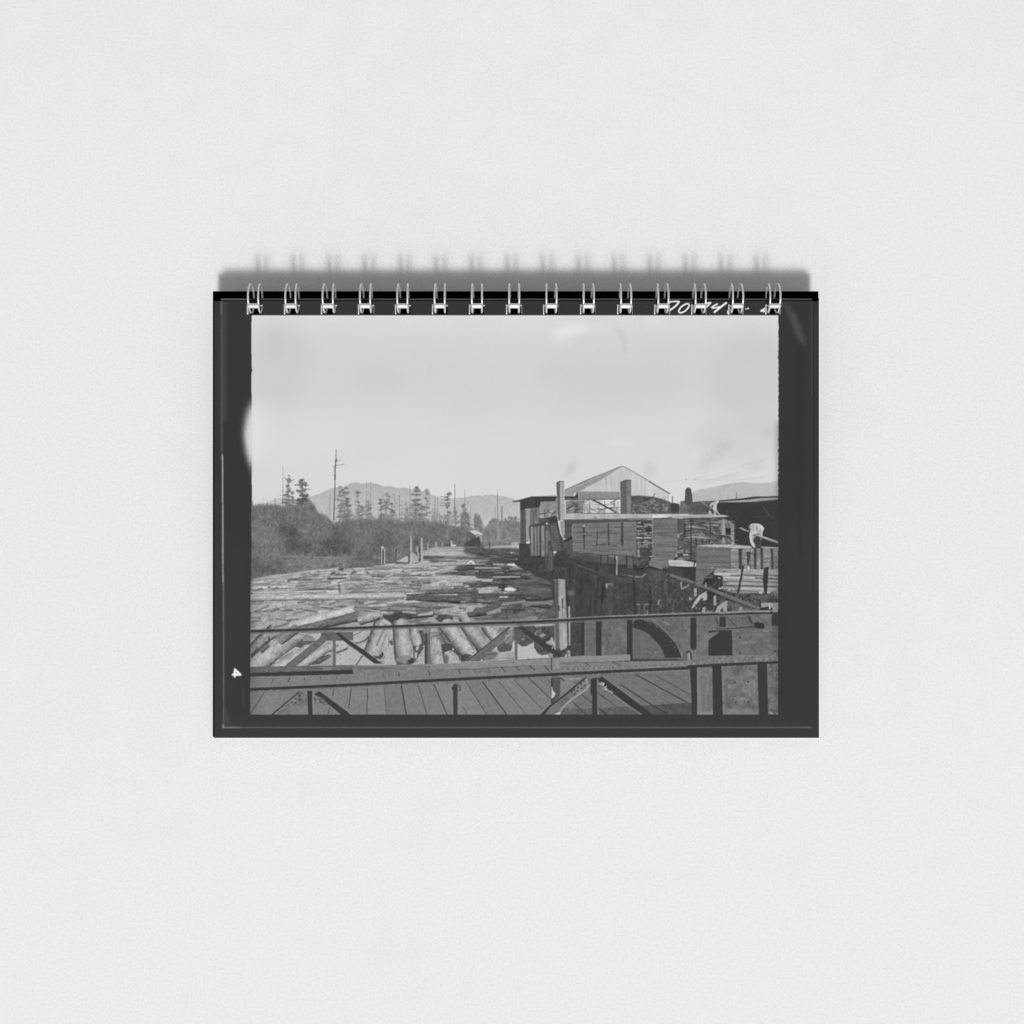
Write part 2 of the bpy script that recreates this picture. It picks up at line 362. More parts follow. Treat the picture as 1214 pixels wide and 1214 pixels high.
for k in range(420):
    i = int(rng.integers(3, len(top)-1)); x, y = top[i]; l = rng.exponential(1.8)+.6
    L([(x+rng.normal()*.8, y+2), (x+rng.normal()*1.2, y-l)], rng.uniform(.35, .8), rng.uniform(112, 150), rng.uniform(.25, .55), w2=.2)
# grass bank
P([(332, 660), (345, 658.5), (372, 660), (405, 660), (425, 662), (428, 673), (402, 674), (372, 675), (345, 680), (338, 676)], 126, .75, tex='leaf', amp=14, blur=1.2)
L([(330, 660), (341, 659), (351, 660), (376, 661), (402, 661)], 1.4, 150, .5, blur=.5)
L([(336, 662.5), (352, 662)], 1.2, 85, .6, blur=.4); L([(340, 672), (365, 672)], 1, 96, .5); E(396, 671, 5, 1.5, 84, .7, blur=.6); E(369, 661.5, 3, 1.2, 88, .6, blur=.5)
L([(384, 650), (388, 656), (391, 660)], 1.2, 150, .5); L([(377, 645), (375, 655)], 1, 128, .6); L([(390, 648), (410, 645)], .8, 130, .5)
L([(393, 650), (393.5, 661)], .9, 150, .5); L([(404, 648), (405, 658)], .9, 145, .5)
P([(418, 662), (430, 658), (445, 662), (470, 668), (448, 671), (428, 674), (414, 673)], 104, .7, tex='hst', amp=12)
for k in range(90):
    x = rng.uniform(338, 424); y = rng.uniform(661, 674); L([(x, y), (x+rng.normal(), y-rng.uniform(1, 2.6))], .6, rng.choice((90, 150, 160)), .45)

# ---- log raft, ground tone -----------------------------------------------------
P([(296, 689), (325, 683), (345, 680), (372, 676), (402, 674), (428, 674), (448, 671), (470, 667), (480, 660), (505, 652), (515, 648), (560, 648), (580, 650), (660, 720), (700, 760), (700, 800), (296, 800)], 158, tex='hlog', amp=21)
P([(296, 700), (420, 690), (560, 690), (560, 745), (296, 750)], 164, .5, tex='hlog', amp=14, blur=3)
G()
P([(296, 690), (345, 681), (402, 675), (470, 668), (505, 653), (560, 650), (585, 690), (560, 745), (296, 745)], 150, .55, tex='hlog', amp=16)
def raft(n, lo, hi, xl, xr, tone, seed):
    global rng
    keep_ = rng; rng = np.random.default_rng(seed)
    ys_ = np.sort(rng.uniform(lo, hi, n))
    for y in ys_:
        q = (y-650)/80.0
        left = np.interp(y, [650, 668, 675, 682, 690], [515, 470, 405, 345, 297]) if xl is None else xl
        ln = rng.uniform(10, 46)*(.55+q); x = rng.uniform(left-2, xr)
        if x+ln > xr+16: ln = xr+16-x
        if ln < 5: continue
        r = rng.uniform(.6, 1.25)*(.55+1.7*max(q, 0))
        v = rng.choice(tone)+rng.normal()*7; sl = rng.normal()*.018-.012*(x < 420)
        if rng.random() < .22: sl += rng.normal()*.2; ln *= .5
        LOG(x, y, x+ln, y+ln*sl, r*rng.uniform(.7, 1), r, v, v*.7, bark=16)
        if rng.random() < .2: L([(x+1, y+r*1.05), (x+ln, y+ln*sl+r*1.05)], rng.uniform(.3, .7)*(.5+q), rng.uniform(66, 96), .7)
    rng = keep_
raft(400, 652, 726, None, 560, (160, 178, 188, 194, 198, 202, 204, 150, 120), 5)
for k in range(60):
    x = rng.uniform(302, 520); y = rng.uniform(677 if x < 420 else 668, 712)
    if x < 345: y = max(y, 690)
    P([(x-rng.uniform(1, 3), y), (x+rng.normal()*.5, y-rng.uniform(.8, 2)), (x+rng.uniform(1, 3), y+.1)], rng.uniform(75, 110), .7, blur=.3)
for k in range(330):
    x = rng.uniform(298, 560); y = 654+rng.random()**.7*86
    left = np.interp(y, [650, 668, 675, 682, 690], [515, 470, 405, 345, 297])
    if x < left: continue
    q = .5+(y-650)/60
    L([(x, y), (x+rng.uniform(1, 5)*q, y+rng.normal()*.35)], rng.uniform(.3, .8)*q, rng.choice((70, 80, 92, 104, 200, 206, 210)), rng.uniform(.4, .85))
for k in range(150):
    x = rng.uniform(300, 545); y = 668+rng.random()*46
    left = np.interp(y, [650, 668, 675, 682, 690], [515, 470, 405, 345, 297])
    if x < left+2: continue
    q = .5+(y-650)/60; w_ = rng.uniform(1.2, 3.6)*q
    P([(x-w_, y), (x-w_*.4, y-rng.uniform(.5, 1.1)*q), (x+w_*.4, y-rng.uniform(.5, 1.1)*q), (x+w_, y)], rng.choice((186, 196, 204, 176)), .75, tex='mott', amp=7, blur=.25)
    L([(x-w_, y+.3*q), (x+w_, y+.3*q)], .5*q, rng.uniform(84, 110), .6)
SOFT[0] = .35; SOFT[1] = .62

# far raft (right of the posts)
T(510, 600)
R(0, 505, 420, 560, 160, .7, tex='hst', amp=20, blur=.6)
P([(0, 575), (100, 565), (400, 572), (580, 592), (560, 605), (0, 596)], 190, .9, tex='hst', amp=9)
P([(-110, 600), (0, 598), (560, 602), (720, 600), (640, 640), (400, 640), (0, 632), (-110, 630)], 84, .95, tex='hst', amp=14)
P([(0, 655), (330, 640), (330, 668), (0, 672)], 110, .8, tex='hst', amp=12)
P([(-120, 690), (40, 682), (390, 676), (415, 688), (400, 700), (200, 700), (-120, 705)], 186, .9, tex='hst', amp=9)
P([(-20, 742), (95, 738), (100, 755), (-20, 758)], 196, .9)
P([(20, 665), (300, 650), (340, 660), (250, 668), (30, 676)], 92, .8)
P([(400, 500), (640, 490), (1060, 500), (1110, 560), (1214, 700), (1214, 950), (560, 950), (590, 850), (400, 830), (90, 820), (270, 780), (330, 710), (600, 690), (720, 640), (600, 605), (400, 560)], 80, .97, tex='hlog', amp=13, blur=1.6)
P([(270, 780), (420, 740), (900, 760), (1060, 790), (700, 800), (240, 800)], 66, .7, blur=1)
dashes(420, 500, 1060, 760, 90, 130, .9, 62, 72, .7)
dashes(420, 500, 1060, 760, 70, 110, .9, 100, 128, .7)
P([(430, 700), (450, 675), (490, 648), (520, 668), (540, 702), (515, 700), (490, 672), (462, 688)], 214)
P([(545, 695), (550, 672), (572, 668), (590, 698)], 135); P([(600, 660), (640, 650), (680, 690), (620, 680)], 118)
P([(905, 705), (950, 690), (1040, 685), (1060, 705), (1095, 725), (1010, 722)], 212); P([(1040, 690), (1060, 678), (1075, 700), (1060, 712)], 60)
R(940, 545, 1010, 565, 128, .8, blur=.4); L([(965, 560), (985, 562)], 1.1, 190); L([(1005, 552), (1010, 560)], .9, 170)
P([(640, 505), (650, 490), (720, 480), (960, 470), (975, 440), (1050, 430), (1055, 495), (900, 500), (720, 505), (660, 510)], 176, tex='hst', amp=14)
P([(640, 455), (700, 445), (960, 440), (960, 470), (650, 478)], 118, .8, tex='fine', amp=18); R(915, 430, 970, 465, 128, .8, tex='fine', amp=20)
R(700, 425, 715, 505, 70, .8, blur=.3); E(795, 440, 18, 12, 150, .7)
R(985, 440, 1045, 450, 205, .6, blur=.3)
# little shed on the far bank
P([(420, 440), (440, 340), (470, 300), (560, 340), (590, 370), (600, 480), (410, 490)], 104, .8, tex='fine', amp=8, blur=.5)
P([(410, 450), (470, 420), (540, 380), (570, 365), (598, 390), (612, 480), (400, 490)], 72, .85, blur=.7, tex='fine', amp=7)
P([(465, 292), (540, 292), (625, 330), (622, 345), (560, 332), (540, 345), (500, 318)], 200); P([(545, 345), (612, 342), (622, 430), (600, 420), (595, 368), (570, 358), (552, 378)], 158, .9)
L([(400, 310), (470, 295)], .8, 140, .6)
# far timber beyond posts
for x in (70, 148): R(x-8, 430, x+8, 500, 150, .8, tex='fine', amp=8)
P([(245, 410), (258, 412), (262, 455), (305, 460), (305, 480), (248, 485)], 185, .85); R(262, 440, 340, 470, 120, .6, tex='fine', amp=28); L([(205, 260), (207, 410)], 1.1, 140, .75)
R(150, 488, 380, 508, 160, .7, blur=.5); R(160, 455, 250, 480, 80, .6, blur=.6)

# left of there, posts and pale stranded logs
T(400, 600)
P([(690, 660), (760, 640), (830, 600), (850, 610), (850, 670), (800, 668)], 178, tex='hst', amp=12); R(690, 668, 850, 700, 95, .8, blur=.5)
P([(890, 560), (960, 600), (975, 650), (890, 660)], 165, tex='hst', amp=12); P([(890, 540), (925, 575), (905, 600), (890, 600)], 150, .8)
P([(1020, 560), (1100, 535), (1160, 510), (1214, 505), (1214, 600), (1020, 600)], 168, tex='hst', amp=18); R(1020, 578, 1214, 590, 192, .8)
R(1020, 596, 1214, 632, 92, .95, tex='hst', amp=9); R(1020, 635, 1214, 660, 140, .8, tex='hst', amp=20)
R(530, 480, 562, 705, 118, .5); L([(533, 482), (531, 700)], 1.1, 172); L([(566, 520), (560, 690)], 1.1, 168); P([(535, 480), (550, 485), (560, 510), (540, 515)], 182); R(542, 530, 556, 690, 72, .85); P([(560, 505), (588, 510), (575, 530)], 140)
L([(705, 520), (708, 640)], 1, 66); L([(718, 545), (716, 640)], 1.2, 130)
P([(862, 360), (882, 358), (890, 380), (892, 560), (898, 685), (862, 690), (868, 560)], 166, tex='vst', amp=14); L([(866, 370), (870, 560), (860, 690)], .9, 100, .8); R(848, 590, 862, 685, 70, .85)
P([(950, 488), (966, 486), (964, 570), (948, 590)], 152); P([(935, 560), (955, 545), (952, 600)], 70, .8)
P([(1000, 385), (1012, 380), (1020, 388), (1022, 655), (1000, 660)], 168, tex='vst', amp=10); P([(985, 490), (1000, 480), (1000, 660), (968, 660), (980, 620)], 80, .9)
P([(1076, 455), (1090, 455), (1096, 525), (1078, 528)], 140); P([(1176, 430), (1190, 430), (1194, 500), (1176, 505)], 155); P([(1050, 530), (1060, 515), (1070, 525)], 60)
# near bank of logs (first rows)
P([(0, 760), (50, 742), (90, 765), (60, 772), (20, 774)], 66); P([(150, 815), (190, 775), (230, 780), (232, 800), (190, 810), (190, 825)], 70); P([(345, 810), (365, 790), (395, 815)], 66); L([(360, 780), (366, 800)], .8, 90)
P([(740, 890), (770, 868), (805, 890), (760, 895)], 76); P([(790, 718), (800, 695), (825, 700), (822, 718)], 64); E(575, 878, 16, 7, 88, .8)
P([(600, 850), (680, 815), (850, 810), (870, 820), (1030, 832), (930, 845), (700, 852)], 84, .9, tex='hst', amp=10)
P([(0, 860), (100, 850), (150, 862), (100, 875), (0, 880)], 92, .9); R(690, 700, 860, 722, 188, .7, blur=.4); R(860, 690, 1214, 715, 182, .6, blur=.6, tex='hst', amp=14)
P([(410, 800), (450, 765), (480, 770), (540, 790), (640, 790), (560, 800), (430, 805)], 128, .7, tex='hst', amp=12)
L([(900, 780), (1060, 770), (1214, 765)], 1.6, 118, .8); L([(930, 735), (970, 775)], .9, 90, .7); R(1100, 640, 1214, 680, 90, .7, blur=.8)
T(290, 600)
P([(850, 770), (860, 800), (900, 800), (930, 792), (890, 770)], 90, .85, tex='fine', amp=20); P([(1010, 830), (1050, 790), (1080, 780), (1090, 800), (1050, 825)], 72); P([(1120, 770), (1170, 745), (1200, 765)], 62)
P([(550, 850), (600, 810), (650, 800), (680, 825), (640, 850), (570, 865)], 184, .8, blur=.5); L([(90, 885), (200, 865), (350, 835), (560, 815), (700, 790), (860, 770), (1000, 765), (1130, 742)], 2.2, 186, .75, blur=.4)
L([(1030, 850), (1214, 850)], 1.6, 186, .8); L([(1000, 868), (1214, 868)], 1.5, 96, .85); P([(700, 850), (860, 830), (900, 850), (780, 862)], 118, .8, tex='hst', amp=10); L([(530, 880), (680, 855)], .9, 90, .8)
R(650, 870, 760, 895, 118, .7, blur=.7, tex='fine', amp=16); P([(930, 890), (960, 870), (1000, 890), (960, 900)], 195, .7)

# main raft, left
T(290, 680)
P([(120, 205), (170, 180), (205, 163), (232, 195), (200, 198), (150, 210)], 90, .9, tex='fine', amp=12); E(288, 160, 18, 12, 80, .85); P([(325, 190), (380, 155), (430, 190)], 88, tex='fine', amp=8); E(420, 124, 12, 7, 84, .8); E(240, 90, 12, 8, 96, .8)
E(485, 180, 20, 7, 110, .8); E(990, 172, 14, 8, 70); E(1040, 188, 24, 9, 66); L([(520, 150), (620, 148)], 1, 115, .7); E(725, 185, 10, 8, 96, .7)
L([(70, 238), (250, 228), (640, 205), (1010, 182)], 1.1, 84, .95); L([(70, 258), (350, 243), (700, 230)], 1.4, 200, .9); L([(70, 220), (260, 212), (620, 195)], .8, 184, .8)
L([(120, 285), (460, 262), (700, 245)], .8, 104, .8); P([(700, 240), (860, 215), (970, 222), (1010, 235), (850, 240)], 118, .9, tex='hst', amp=10); L([(75, 290), (300, 285), (640, 268)], 2.5, 172, .5)
L([(75, 378), (400, 362), (740, 340)], .9, 92, .95); L([(250, 385), (420, 372), (700, 352)], 2.2, 128, .6, blur=.4); P([(95, 350), (105, 340), (130, 340), (125, 352)], 62)
P([(740, 338), (850, 352), (1020, 370), (1214, 395), (1214, 420), (1110, 455), (960, 425), (830, 432), (800, 400)], 112, .95, tex='mott', amp=14); L([(748, 345), (780, 390), (815, 433)], 1, 196, .9); P([(1080, 440), (1110, 420), (1160, 435), (1120, 465)], 70, .9)
P([(960, 400), (1050, 375), (1190, 405), (1090, 420)], 84, .6, tex='fine', amp=15, blur=.5)
P([(900, 330), (990, 305), (1120, 290), (1150, 310), (1000, 320)], 112, .8, tex='hst', amp=8); L([(720, 320), (900, 312)], 1.2, 194, .6)
P([(460, 520), (540, 500), (630, 480), (600, 500), (510, 520)], 104, .85); L([(700, 490), (830, 450)], .9, 105, .8); L([(480, 450), (600, 410), (780, 385)], 3, 178, .6, blur=.6); L([(200, 470), (330, 440), (500, 430), (640, 395)], 1, 112, .7)
R(320, 425, 342, 460, 92, .85, blur=.4); P([(70, 400), (200, 390), (230, 460), (160, 520), (75, 520)], 174, .7, tex='mott', amp=8, blur=.6)
L([(70, 548), (200, 535), (270, 500), (380, 487)], 1.2, 84, .85); P([(195, 605), (210, 550), (280, 540), (300, 580), (240, 600)], 118, .95, tex='fine', amp=18); L([(200, 605), (300, 580)], 1, 84, .8)
P([(75, 640), (200, 600), (360, 560), (640, 520), (760, 500), (900, 470), (1040, 430), (1090, 455), (980, 500), (860, 540), (640, 600), (480, 640), (450, 660), (75, 670)], 166, .6, tex='mott', amp=8, blur=.5)
L([(470, 655), (480, 640), (530, 620), (680, 600)], 1, 92, .9); P([(470, 658), (530, 625), (560, 640), (610, 658)], 112, .9, tex='fine', amp=8); L([(75, 640), (180, 625)], .8, 108, .8)
P([(690, 655), (860, 605), (960, 580), (1000, 585), (860, 645), (800, 660)], 186, .7); dots([(712, 632), (838, 604), (860, 600), (805, 620), (878, 553)], .8, 80)
P([(960, 560), (1050, 495), (1140, 460), (1220, 435), (1220, 510), (1100, 548), (950, 592), (880, 630), (820, 645)], 196, .95, tex='mott', amp=5); P([(800, 660), (900, 612), (1040, 575), (1214, 520), (1214, 650), (1000, 660)], 112, tex='mott', amp=12)
P([(1118, 130), (1130, 122), (1142, 140), (1155, 245), (1140, 250), (1128, 190)], 64); L([(1150, 250), (1400, 240)], 1, 100, .8); R(1150, 150, 1214, 240, 186, .6, blur=1)
L([(640, 110), (900, 100), (1000, 95)], 1.6, 120, .75); L([(640, 60), (740, 35)], 1, 96, .7); P([(650, 75), (700, 30), (780, 40), (860, 40), (740, 60)], 122, .7, blur=.5); L([(1000, 60), (1214, 55)], 1.8, 88, .85)
L([(720, 100), (1050, 110)], 1.1, 120, .6)

# main raft, middle
T(400, 680)
P([(130, 240), (170, 205), (330, 205), (440, 225), (640, 218), (900, 210), (1214, 190), (1214, 205), (900, 228), (640, 236), (300, 236)], 98, .9, tex='hst', amp=12)
P([(300, 210), (360, 190), (420, 195), (380, 215)], 190, .8); L([(260, 125), (330, 150)], .9, 105, .8); E(220, 155, 16, 8, 108, .7)
P([(520, 165), (530, 135), (600, 140), (720, 135), (860, 160), (1000, 175), (1000, 195), (720, 175), (640, 158), (560, 160)], 112, .85, tex='hst', amp=14); P([(555, 190), (580, 165), (640, 160), (640, 190)], 186, .8)
P([(20, 260), (300, 248), (640, 235), (700, 255), (780, 243), (805, 270), (812, 320), (730, 325), (560, 310), (400, 275), (260, 300), (180, 350), (60, 350), (20, 320)], 186, .9, tex='hst', amp=9)
P([(1000, 175), (1214, 160), (1214, 230), (960, 225), (900, 200)], 108, .8, tex='hst', amp=10); L([(1000, 185), (1214, 172)], 1.4, 168, .8)
P([(812, 325), (850, 270), (900, 245), (1000, 235), (1214, 242), (1214, 345), (1040, 345), (960, 312)], 78, tex='hst', amp=9); L([(880, 330), (990, 325)], 1.4, 180, .8); L([(1000, 232), (1214, 240)], .9, 150, .7)
P([(235, 340), (300, 310), (400, 280), (500, 285), (580, 325), (760, 330), (1214, 350), (1214, 400), (1000, 400), (760, 388), (560, 360), (420, 350), (260, 352)], 112, .92, tex='hst', amp=10); L([(400, 350), (560, 358), (760, 384), (830, 388)], 1.2, 82, .8)
P([(160, 380), (420, 362), (700, 385), (1000, 405), (1214, 440), (1214, 470), (1060, 462), (960, 480), (700, 450), (500, 470), (300, 440), (200, 420)], 140, .85, tex='hst', amp=14); L([(540, 385), (820, 405), (1010, 415), (1150, 440)], 1.6, 166, .7)
P([(0, 395), (110, 390), (230, 420), (400, 440), (360, 460), (240, 470), (180, 430), (120, 415), (0, 450)], 96, .85, tex='fine', amp=14)
P([(0, 475), (60, 440), (140, 420), (180, 432), (212, 462), (180, 478), (60, 520), (0, 542)], 194, tex='mott', amp=5)
P([(0, 545), (180, 482), (260, 470), (320, 500), (330, 560), (200, 585), (0, 612)], 112, .95, tex='mott', amp=14); P([(300, 440), (480, 450), (520, 480), (540, 560), (430, 600), (380, 590), (520, 500)], 88, .9, tex='fine', amp=10)
P([(320, 505), (360, 480), (440, 455), (490, 465), (522, 510), (500, 545), (400, 575), (340, 560)], 138, tex='mott', amp=20); P([(330, 500), (430, 460), (490, 472), (510, 505), (440, 490)], 182, .8); P([(365, 540), (385, 515), (410, 515), (440, 545), (400, 550)], 185, .9)
P([(530, 500), (560, 480), (640, 490), (720, 450), (840, 460), (960, 480), (1000, 500), (870, 550), (830, 560), (760, 540), (690, 570), (650, 600), (560, 545), (530, 530)], 72, .97, tex='fine', amp=6)
P([(830, 545), (960, 485), (1060, 500), (1130, 560), (1170, 600), (1000, 612), (860, 608)], 100, .95, tex='mott', amp=13); L([(970, 490), (1070, 510), (1130, 560), (1180, 600)], 2, 156, .85); P([(980, 570), (1010, 565), (1030, 578), (1000, 585)], 165, .8)
P([(1060, 480), (1130, 470), (1180, 500), (1214, 480), (1214, 430), (1180, 450), (1100, 465)], 168, .8); P([(1165, 540), (1214, 500), (1214, 570), (1190, 560)], 68)
P([(400, 612), (460, 580), (540, 552), (590, 550), (635, 590), (630, 612), (400, 625)], 190, tex='mott', amp=6); P([(0, 625), (120, 600), (300, 588), (400, 600), (400, 630), (0, 650)], 172, .8, tex='mott', amp=8)
P([(680, 590), (700, 555), (740, 540), (800, 545), (830, 570), (855, 612), (680, 618)], 164, tex='mott', amp=10); L([(690, 575), (740, 548), (800, 550), (835, 585)], 1.2, 186, .7); R(640, 590, 680, 618, 72, .9)
# main raft, right
T(510, 680)
P([(0, 30), (160, 22), (320, 15), (360, 28), (580, 30), (520, 85), (440, 100), (300, 100), (180, 130), (90, 152), (0, 152)], 184, .92, tex='hst', amp=14)
P([(100, 150), (110, 115), (200, 110), (180, 135)], 118, .85, tex='fine', amp=14); E(320, 30, 12, 10, 88); L([(300, 110), (540, 95)], 1, 120, .8); L([(260, 135), (540, 120)], 1.3, 180, .8); L([(250, 172), (520, 160)], 1.5, 180, .8); L([(0, 178), (120, 178)], 1.2, 178, .9)
P([(440, 80), (460, 62), (500, 50), (570, 35), (500, 92), (455, 100)], 200)
P([(570, 60), (900, 10), (1480, 0), (1480, 560), (1214, 560), (700, 570), (540, 490), (560, 400), (480, 200), (540, 110)], 86, .95, tex='hlog', amp=15, blur=2.4)
P([(0, 190), (140, 182), (420, 178), (560, 205), (560, 230), (400, 245), (140, 235), (0, 232)], 98, .95, tex='hst', amp=12); L([(0, 240), (180, 247), (400, 265)], 1.3, 168, .9); L([(470, 212), (620, 214), (640, 236)], 1, 160, .8)
P([(0, 258), (400, 270), (640, 290), (860, 330), (700, 372), (400, 372), (180, 360), (0, 350)], 76, .95, tex='hst', amp=10); L([(0, 360), (200, 362), (420, 375), (650, 380)], 1.7, 150, .9); P([(0, 375), (300, 380), (420, 395), (420, 450), (280, 450), (60, 440), (0, 430)], 118, .8, tex='hst', amp=20)
P([(880, 180), (940, 158), (980, 165), (1045, 195), (1000, 213), (930, 213), (890, 202)], 218); P([(600, 205), (640, 175), (690, 180), (690, 220), (620, 235)], 112, .8, tex='fine', amp=14); L([(600, 190), (640, 165), (710, 178)], 1.1, 60, .8); L([(720, 190), (840, 215), (830, 240)], 1, 66, .8)
P([(840, 392), (880, 360), (940, 340), (1000, 335), (1085, 345), (1080, 365), (940, 370)], 138, .9, tex='hst', amp=8); P([(1140, 350), (1250, 335), (1250, 370), (1160, 370)], 130, .9)
P([(900, 280), (1000, 265), (1060, 285), (960, 300)], 132, .7, blur=.5); P([(980, 140), (1040, 95), (1120, 80), (1180, 130), (1060, 150)], 106, .8, tex='mott', amp=10); P([(800, 140), (900, 110), (960, 140), (860, 165)], 62, .7, blur=.4)
P([(500, 460), (560, 410), (760, 400), (840, 440), (680, 470), (600, 490)], 68, .85, tex='fine', amp=7); P([(408, 460), (440, 405), (480, 398), (545, 400), (520, 440), (500, 460)], 176); P([(460, 470), (560, 468), (600, 490), (520, 505)], 162, .85, blur=.3)
P([(670, 475), (700, 455), (735, 438), (800, 474), (760, 500), (690, 505)], 132, .95, tex='fine', amp=16); P([(500, 510), (560, 495), (680, 520), (700, 560), (590, 575), (545, 570)], 92, .9, tex='mott', amp=10); P([(590, 575), (640, 550), (700, 555), (690, 575)], 148, .85)
P([(700, 545), (780, 510), (880, 510), (940, 560), (720, 565)], 64, .9); P([(850, 430), (990, 410), (1080, 450), (1000, 540), (920, 550), (860, 500)], 88, .85, tex='mott', amp=8); P([(950, 480), (1000, 430), (1040, 460), (1030, 540), (960, 545)], 70, .8); L([(950, 480), (985, 430), (1030, 418)], 1.2, 128, .7)
P([(1030, 555), (1050, 520), (1100, 505), (1160, 512), (1214, 545), (1214, 562)], 150, tex='fine', amp=14); P([(1040, 430), (1130, 480), (1214, 530), (1250, 560), (1250, 420), (1100, 400)], 70, .8)
P([(60, 540), (120, 480), (200, 480), (270, 500), (280, 540), (240, 580), (130, 590)], 80, .95, tex='hst', amp=14); P([(150, 460), (250, 465), (300, 520), (355, 585), (250, 585), (215, 550), (290, 545)], 168, .9, tex='fine', amp=10); P([(0, 430), (70, 440), (140, 470), (70, 530), (0, 540)], 168, .85, tex='mott', amp=16); P([(0, 560), (60, 545), (110, 590), (0, 590)], 160, .9)
P([(350, 530), (370, 500), (430, 478), (480, 500), (535, 582), (345, 590), (360, 560)], 162, tex='mott', amp=14); P([(330, 560), (350, 520), (375, 500), (390, 540), (360, 580)], 118, .7, blur=.5)

SOFT[0] = 0.0
raft(60, 668, 716, 534, 600, (84, 96, 112, 176, 188, 150), 21)
raft(110, 656, 738, 562, 668, (78, 84, 92, 100, 112, 126, 138), 9)
for q in ((297, 709.5, 478, 706.2, 3.6, 4.2, 190, 128), (300, 703, 372, 701.2, 1.3, 1.5, 196, 120), (297, 722, 350, 716, 5, 5, 178, 120), (313, 735, 364, 719.5, 6.5, 6, 172, 112), (306, 745, 372, 727, 5, 4.4, 176, 118),
          (335, 747, 396, 727, 5, 4.4, 166, 104), (426, 712.5, 560, 721, 3.4, 3.6, 138, 88), (400, 716, 545, 729, 2.6, 3, 158, 96), (440, 719, 520, 726, 3.4, 3.4, 140, 90), (484, 708.4, 566, 710.5, 3.9, 3.9, 104, 66), (560, 711, 618, 713, 3.6, 3.4, 96, 64), (505, 702, 566, 701, 2.4, 2.4, 112, 76),
          (520, 717.5, 575, 720, 2.6, 2.6, 160, 98), (470, 731, 512, 726, 4.2, 5.2, 108, 70), (346, 743, 416, 724.5, 6.2, 5.8, 200, 108), (344, 748, 424, 730, 4, 6, 124, 84), (427, 735.5, 447, 729, 5.5, 6.2, 172, 92)):
    LOG(*q, bark=19)
P([(442, 740), (448, 727), (470, 731), (505, 727), (560, 725), (600, 722), (604, 738), (520, 741)], 84, .6, tex='mott', amp=8, blur=1.2)
for k in range(46):
    x = rng.uniform(300, 600); y = rng.uniform(712, 738); l = rng.uniform(6, 22); th = rng.choice((-.3, -.2, -.12, -.04, .04, .1))+rng.normal()*.06
    dk = x > 545
    v_ = rng.uniform(96, 132) if dk else rng.uniform(150, 200)
    LOG(x-l*.5*np.cos(th), y-l*.5*np.sin(th), x+l*.5*np.cos(th), y+l*.5*np.sin(th), rng.uniform(1.3, 2.8), rng.uniform(1.3, 2.8), v_, v_*.52, bark=18, a=.85)
for q in ((346, 743, 416, 724.5, 6.2, 5.8, 202, 100), (344, 748.5, 424, 730.5, 3.6, 5.4, 120, 78), (427, 735.5, 447, 729, 5.5, 6.2, 176, 84), (297, 709.5, 478, 706.2, 3.2, 3.8, 192, 124)): LOG(*q, bark=19)
LOG(455, 741, 459, 739, 6, 7, 190, 120); LOG(475, 748, 473.5, 739, 9, 8, 182, 110, bark=16); LOG(532, 739, 527, 729, 6, 6.5, 176, 92); LOG(556, 739, 549.5, 731, 8, 7.2, 172, 90)
for q in ((556, 728, 590, 722, 4.4, 5, 104, 66), (585, 733, 606, 730, 5, 6, 100, 62), (604, 735, 630, 727, 4.5, 6.5, 112, 66), (575, 737, 600, 737, 3, 3, 128, 76), (612, 738, 634, 734, 4, 5, 140, 84), (640, 733, 664, 724, 6, 7, 104, 66), (596, 717, 622, 713.6, 2.6, 2.2, 140, 84), (620, 718, 660, 713, 2.6, 2.6, 128, 74), (578, 728, 592, 724, 2.6, 3.2, 150, 88)):
    LOG(*q, bark=15)
T(510, 680); P([(60, 540), (120, 490), (200, 488), (265, 505), (270, 545), (230, 580), (130, 585)], 78, .9, tex='hst', amp=12, blur=.4)
P([(885, 180), (940, 160), (980, 167), (1042, 194), (1000, 211), (930, 211), (892, 202)], 216, blur=.3); P([(410, 460), (440, 405), (480, 400), (543, 402), (520, 438), (500, 458)], 176, .9, blur=.3)
T(400, 680); P([(535, 505), (640, 492), (700, 465), (800, 470), (930, 485), (840, 545), (760, 535), (690, 565), (650, 598), (565, 545)], 70, .92, tex='fine', amp=6, blur=.5)
T(400, 600)
R(527, 484, 566, 705, 112, .8, blur=.2); L([(532, 482), (531, 700)], 1.2, 184); L([(566, 515), (562, 692)], 1.2, 178); P([(530, 480), (550, 483), (562, 510), (535, 512)], 190, blur=.2); R(540, 530, 558, 690, 70, .9)
L([(703, 520), (706, 640)], 1.1, 62); L([(717, 540), (716, 640)], 1.4, 142)
P([(862, 358), (884, 356), (891, 380), (894, 560), (902, 688), (864, 690), (868, 560)], 178, tex='vst', amp=13); L([(866, 366), (870, 560), (858, 690)], 1.1, 92, .85); R(846, 590, 860, 688, 66, .85); L([(897, 560), (904, 680)], .8, 110, .6)
P([(948, 486), (968, 484), (967, 572), (948, 592)], 160); P([(932, 560), (955, 545), (952, 602)], 66, .85)
P([(998, 383), (1012, 378), (1022, 386), (1025, 655), (1000, 662)], 178, tex='vst', amp=10); P([(984, 490), (999, 478), (999, 662), (966, 662), (980, 620)], 76, .95)
P([(1075, 453), (1092, 453), (1098, 527), (1076, 530)], 152); P([(1175, 428), (1192, 428), (1196, 505), (1174, 507)], 166); P([(1050, 530), (1060, 512), (1072, 525)], 58)
P([(700, 660), (760, 640), (830, 602), (850, 612), (850, 668), (800, 668)], 186, .9, tex='hst', amp=10); P([(892, 560), (960, 602), (976, 650), (895, 660)], 170, .9, tex='hst', amp=12)
T(510, 600)
P([(465, 290), (540, 291), (627, 330), (622, 347), (560, 333), (538, 346), (500, 318)], 204); P([(547, 346), (612, 343), (624, 430), (602, 420), (596, 368), (570, 358), (552, 380)], 164, .95)
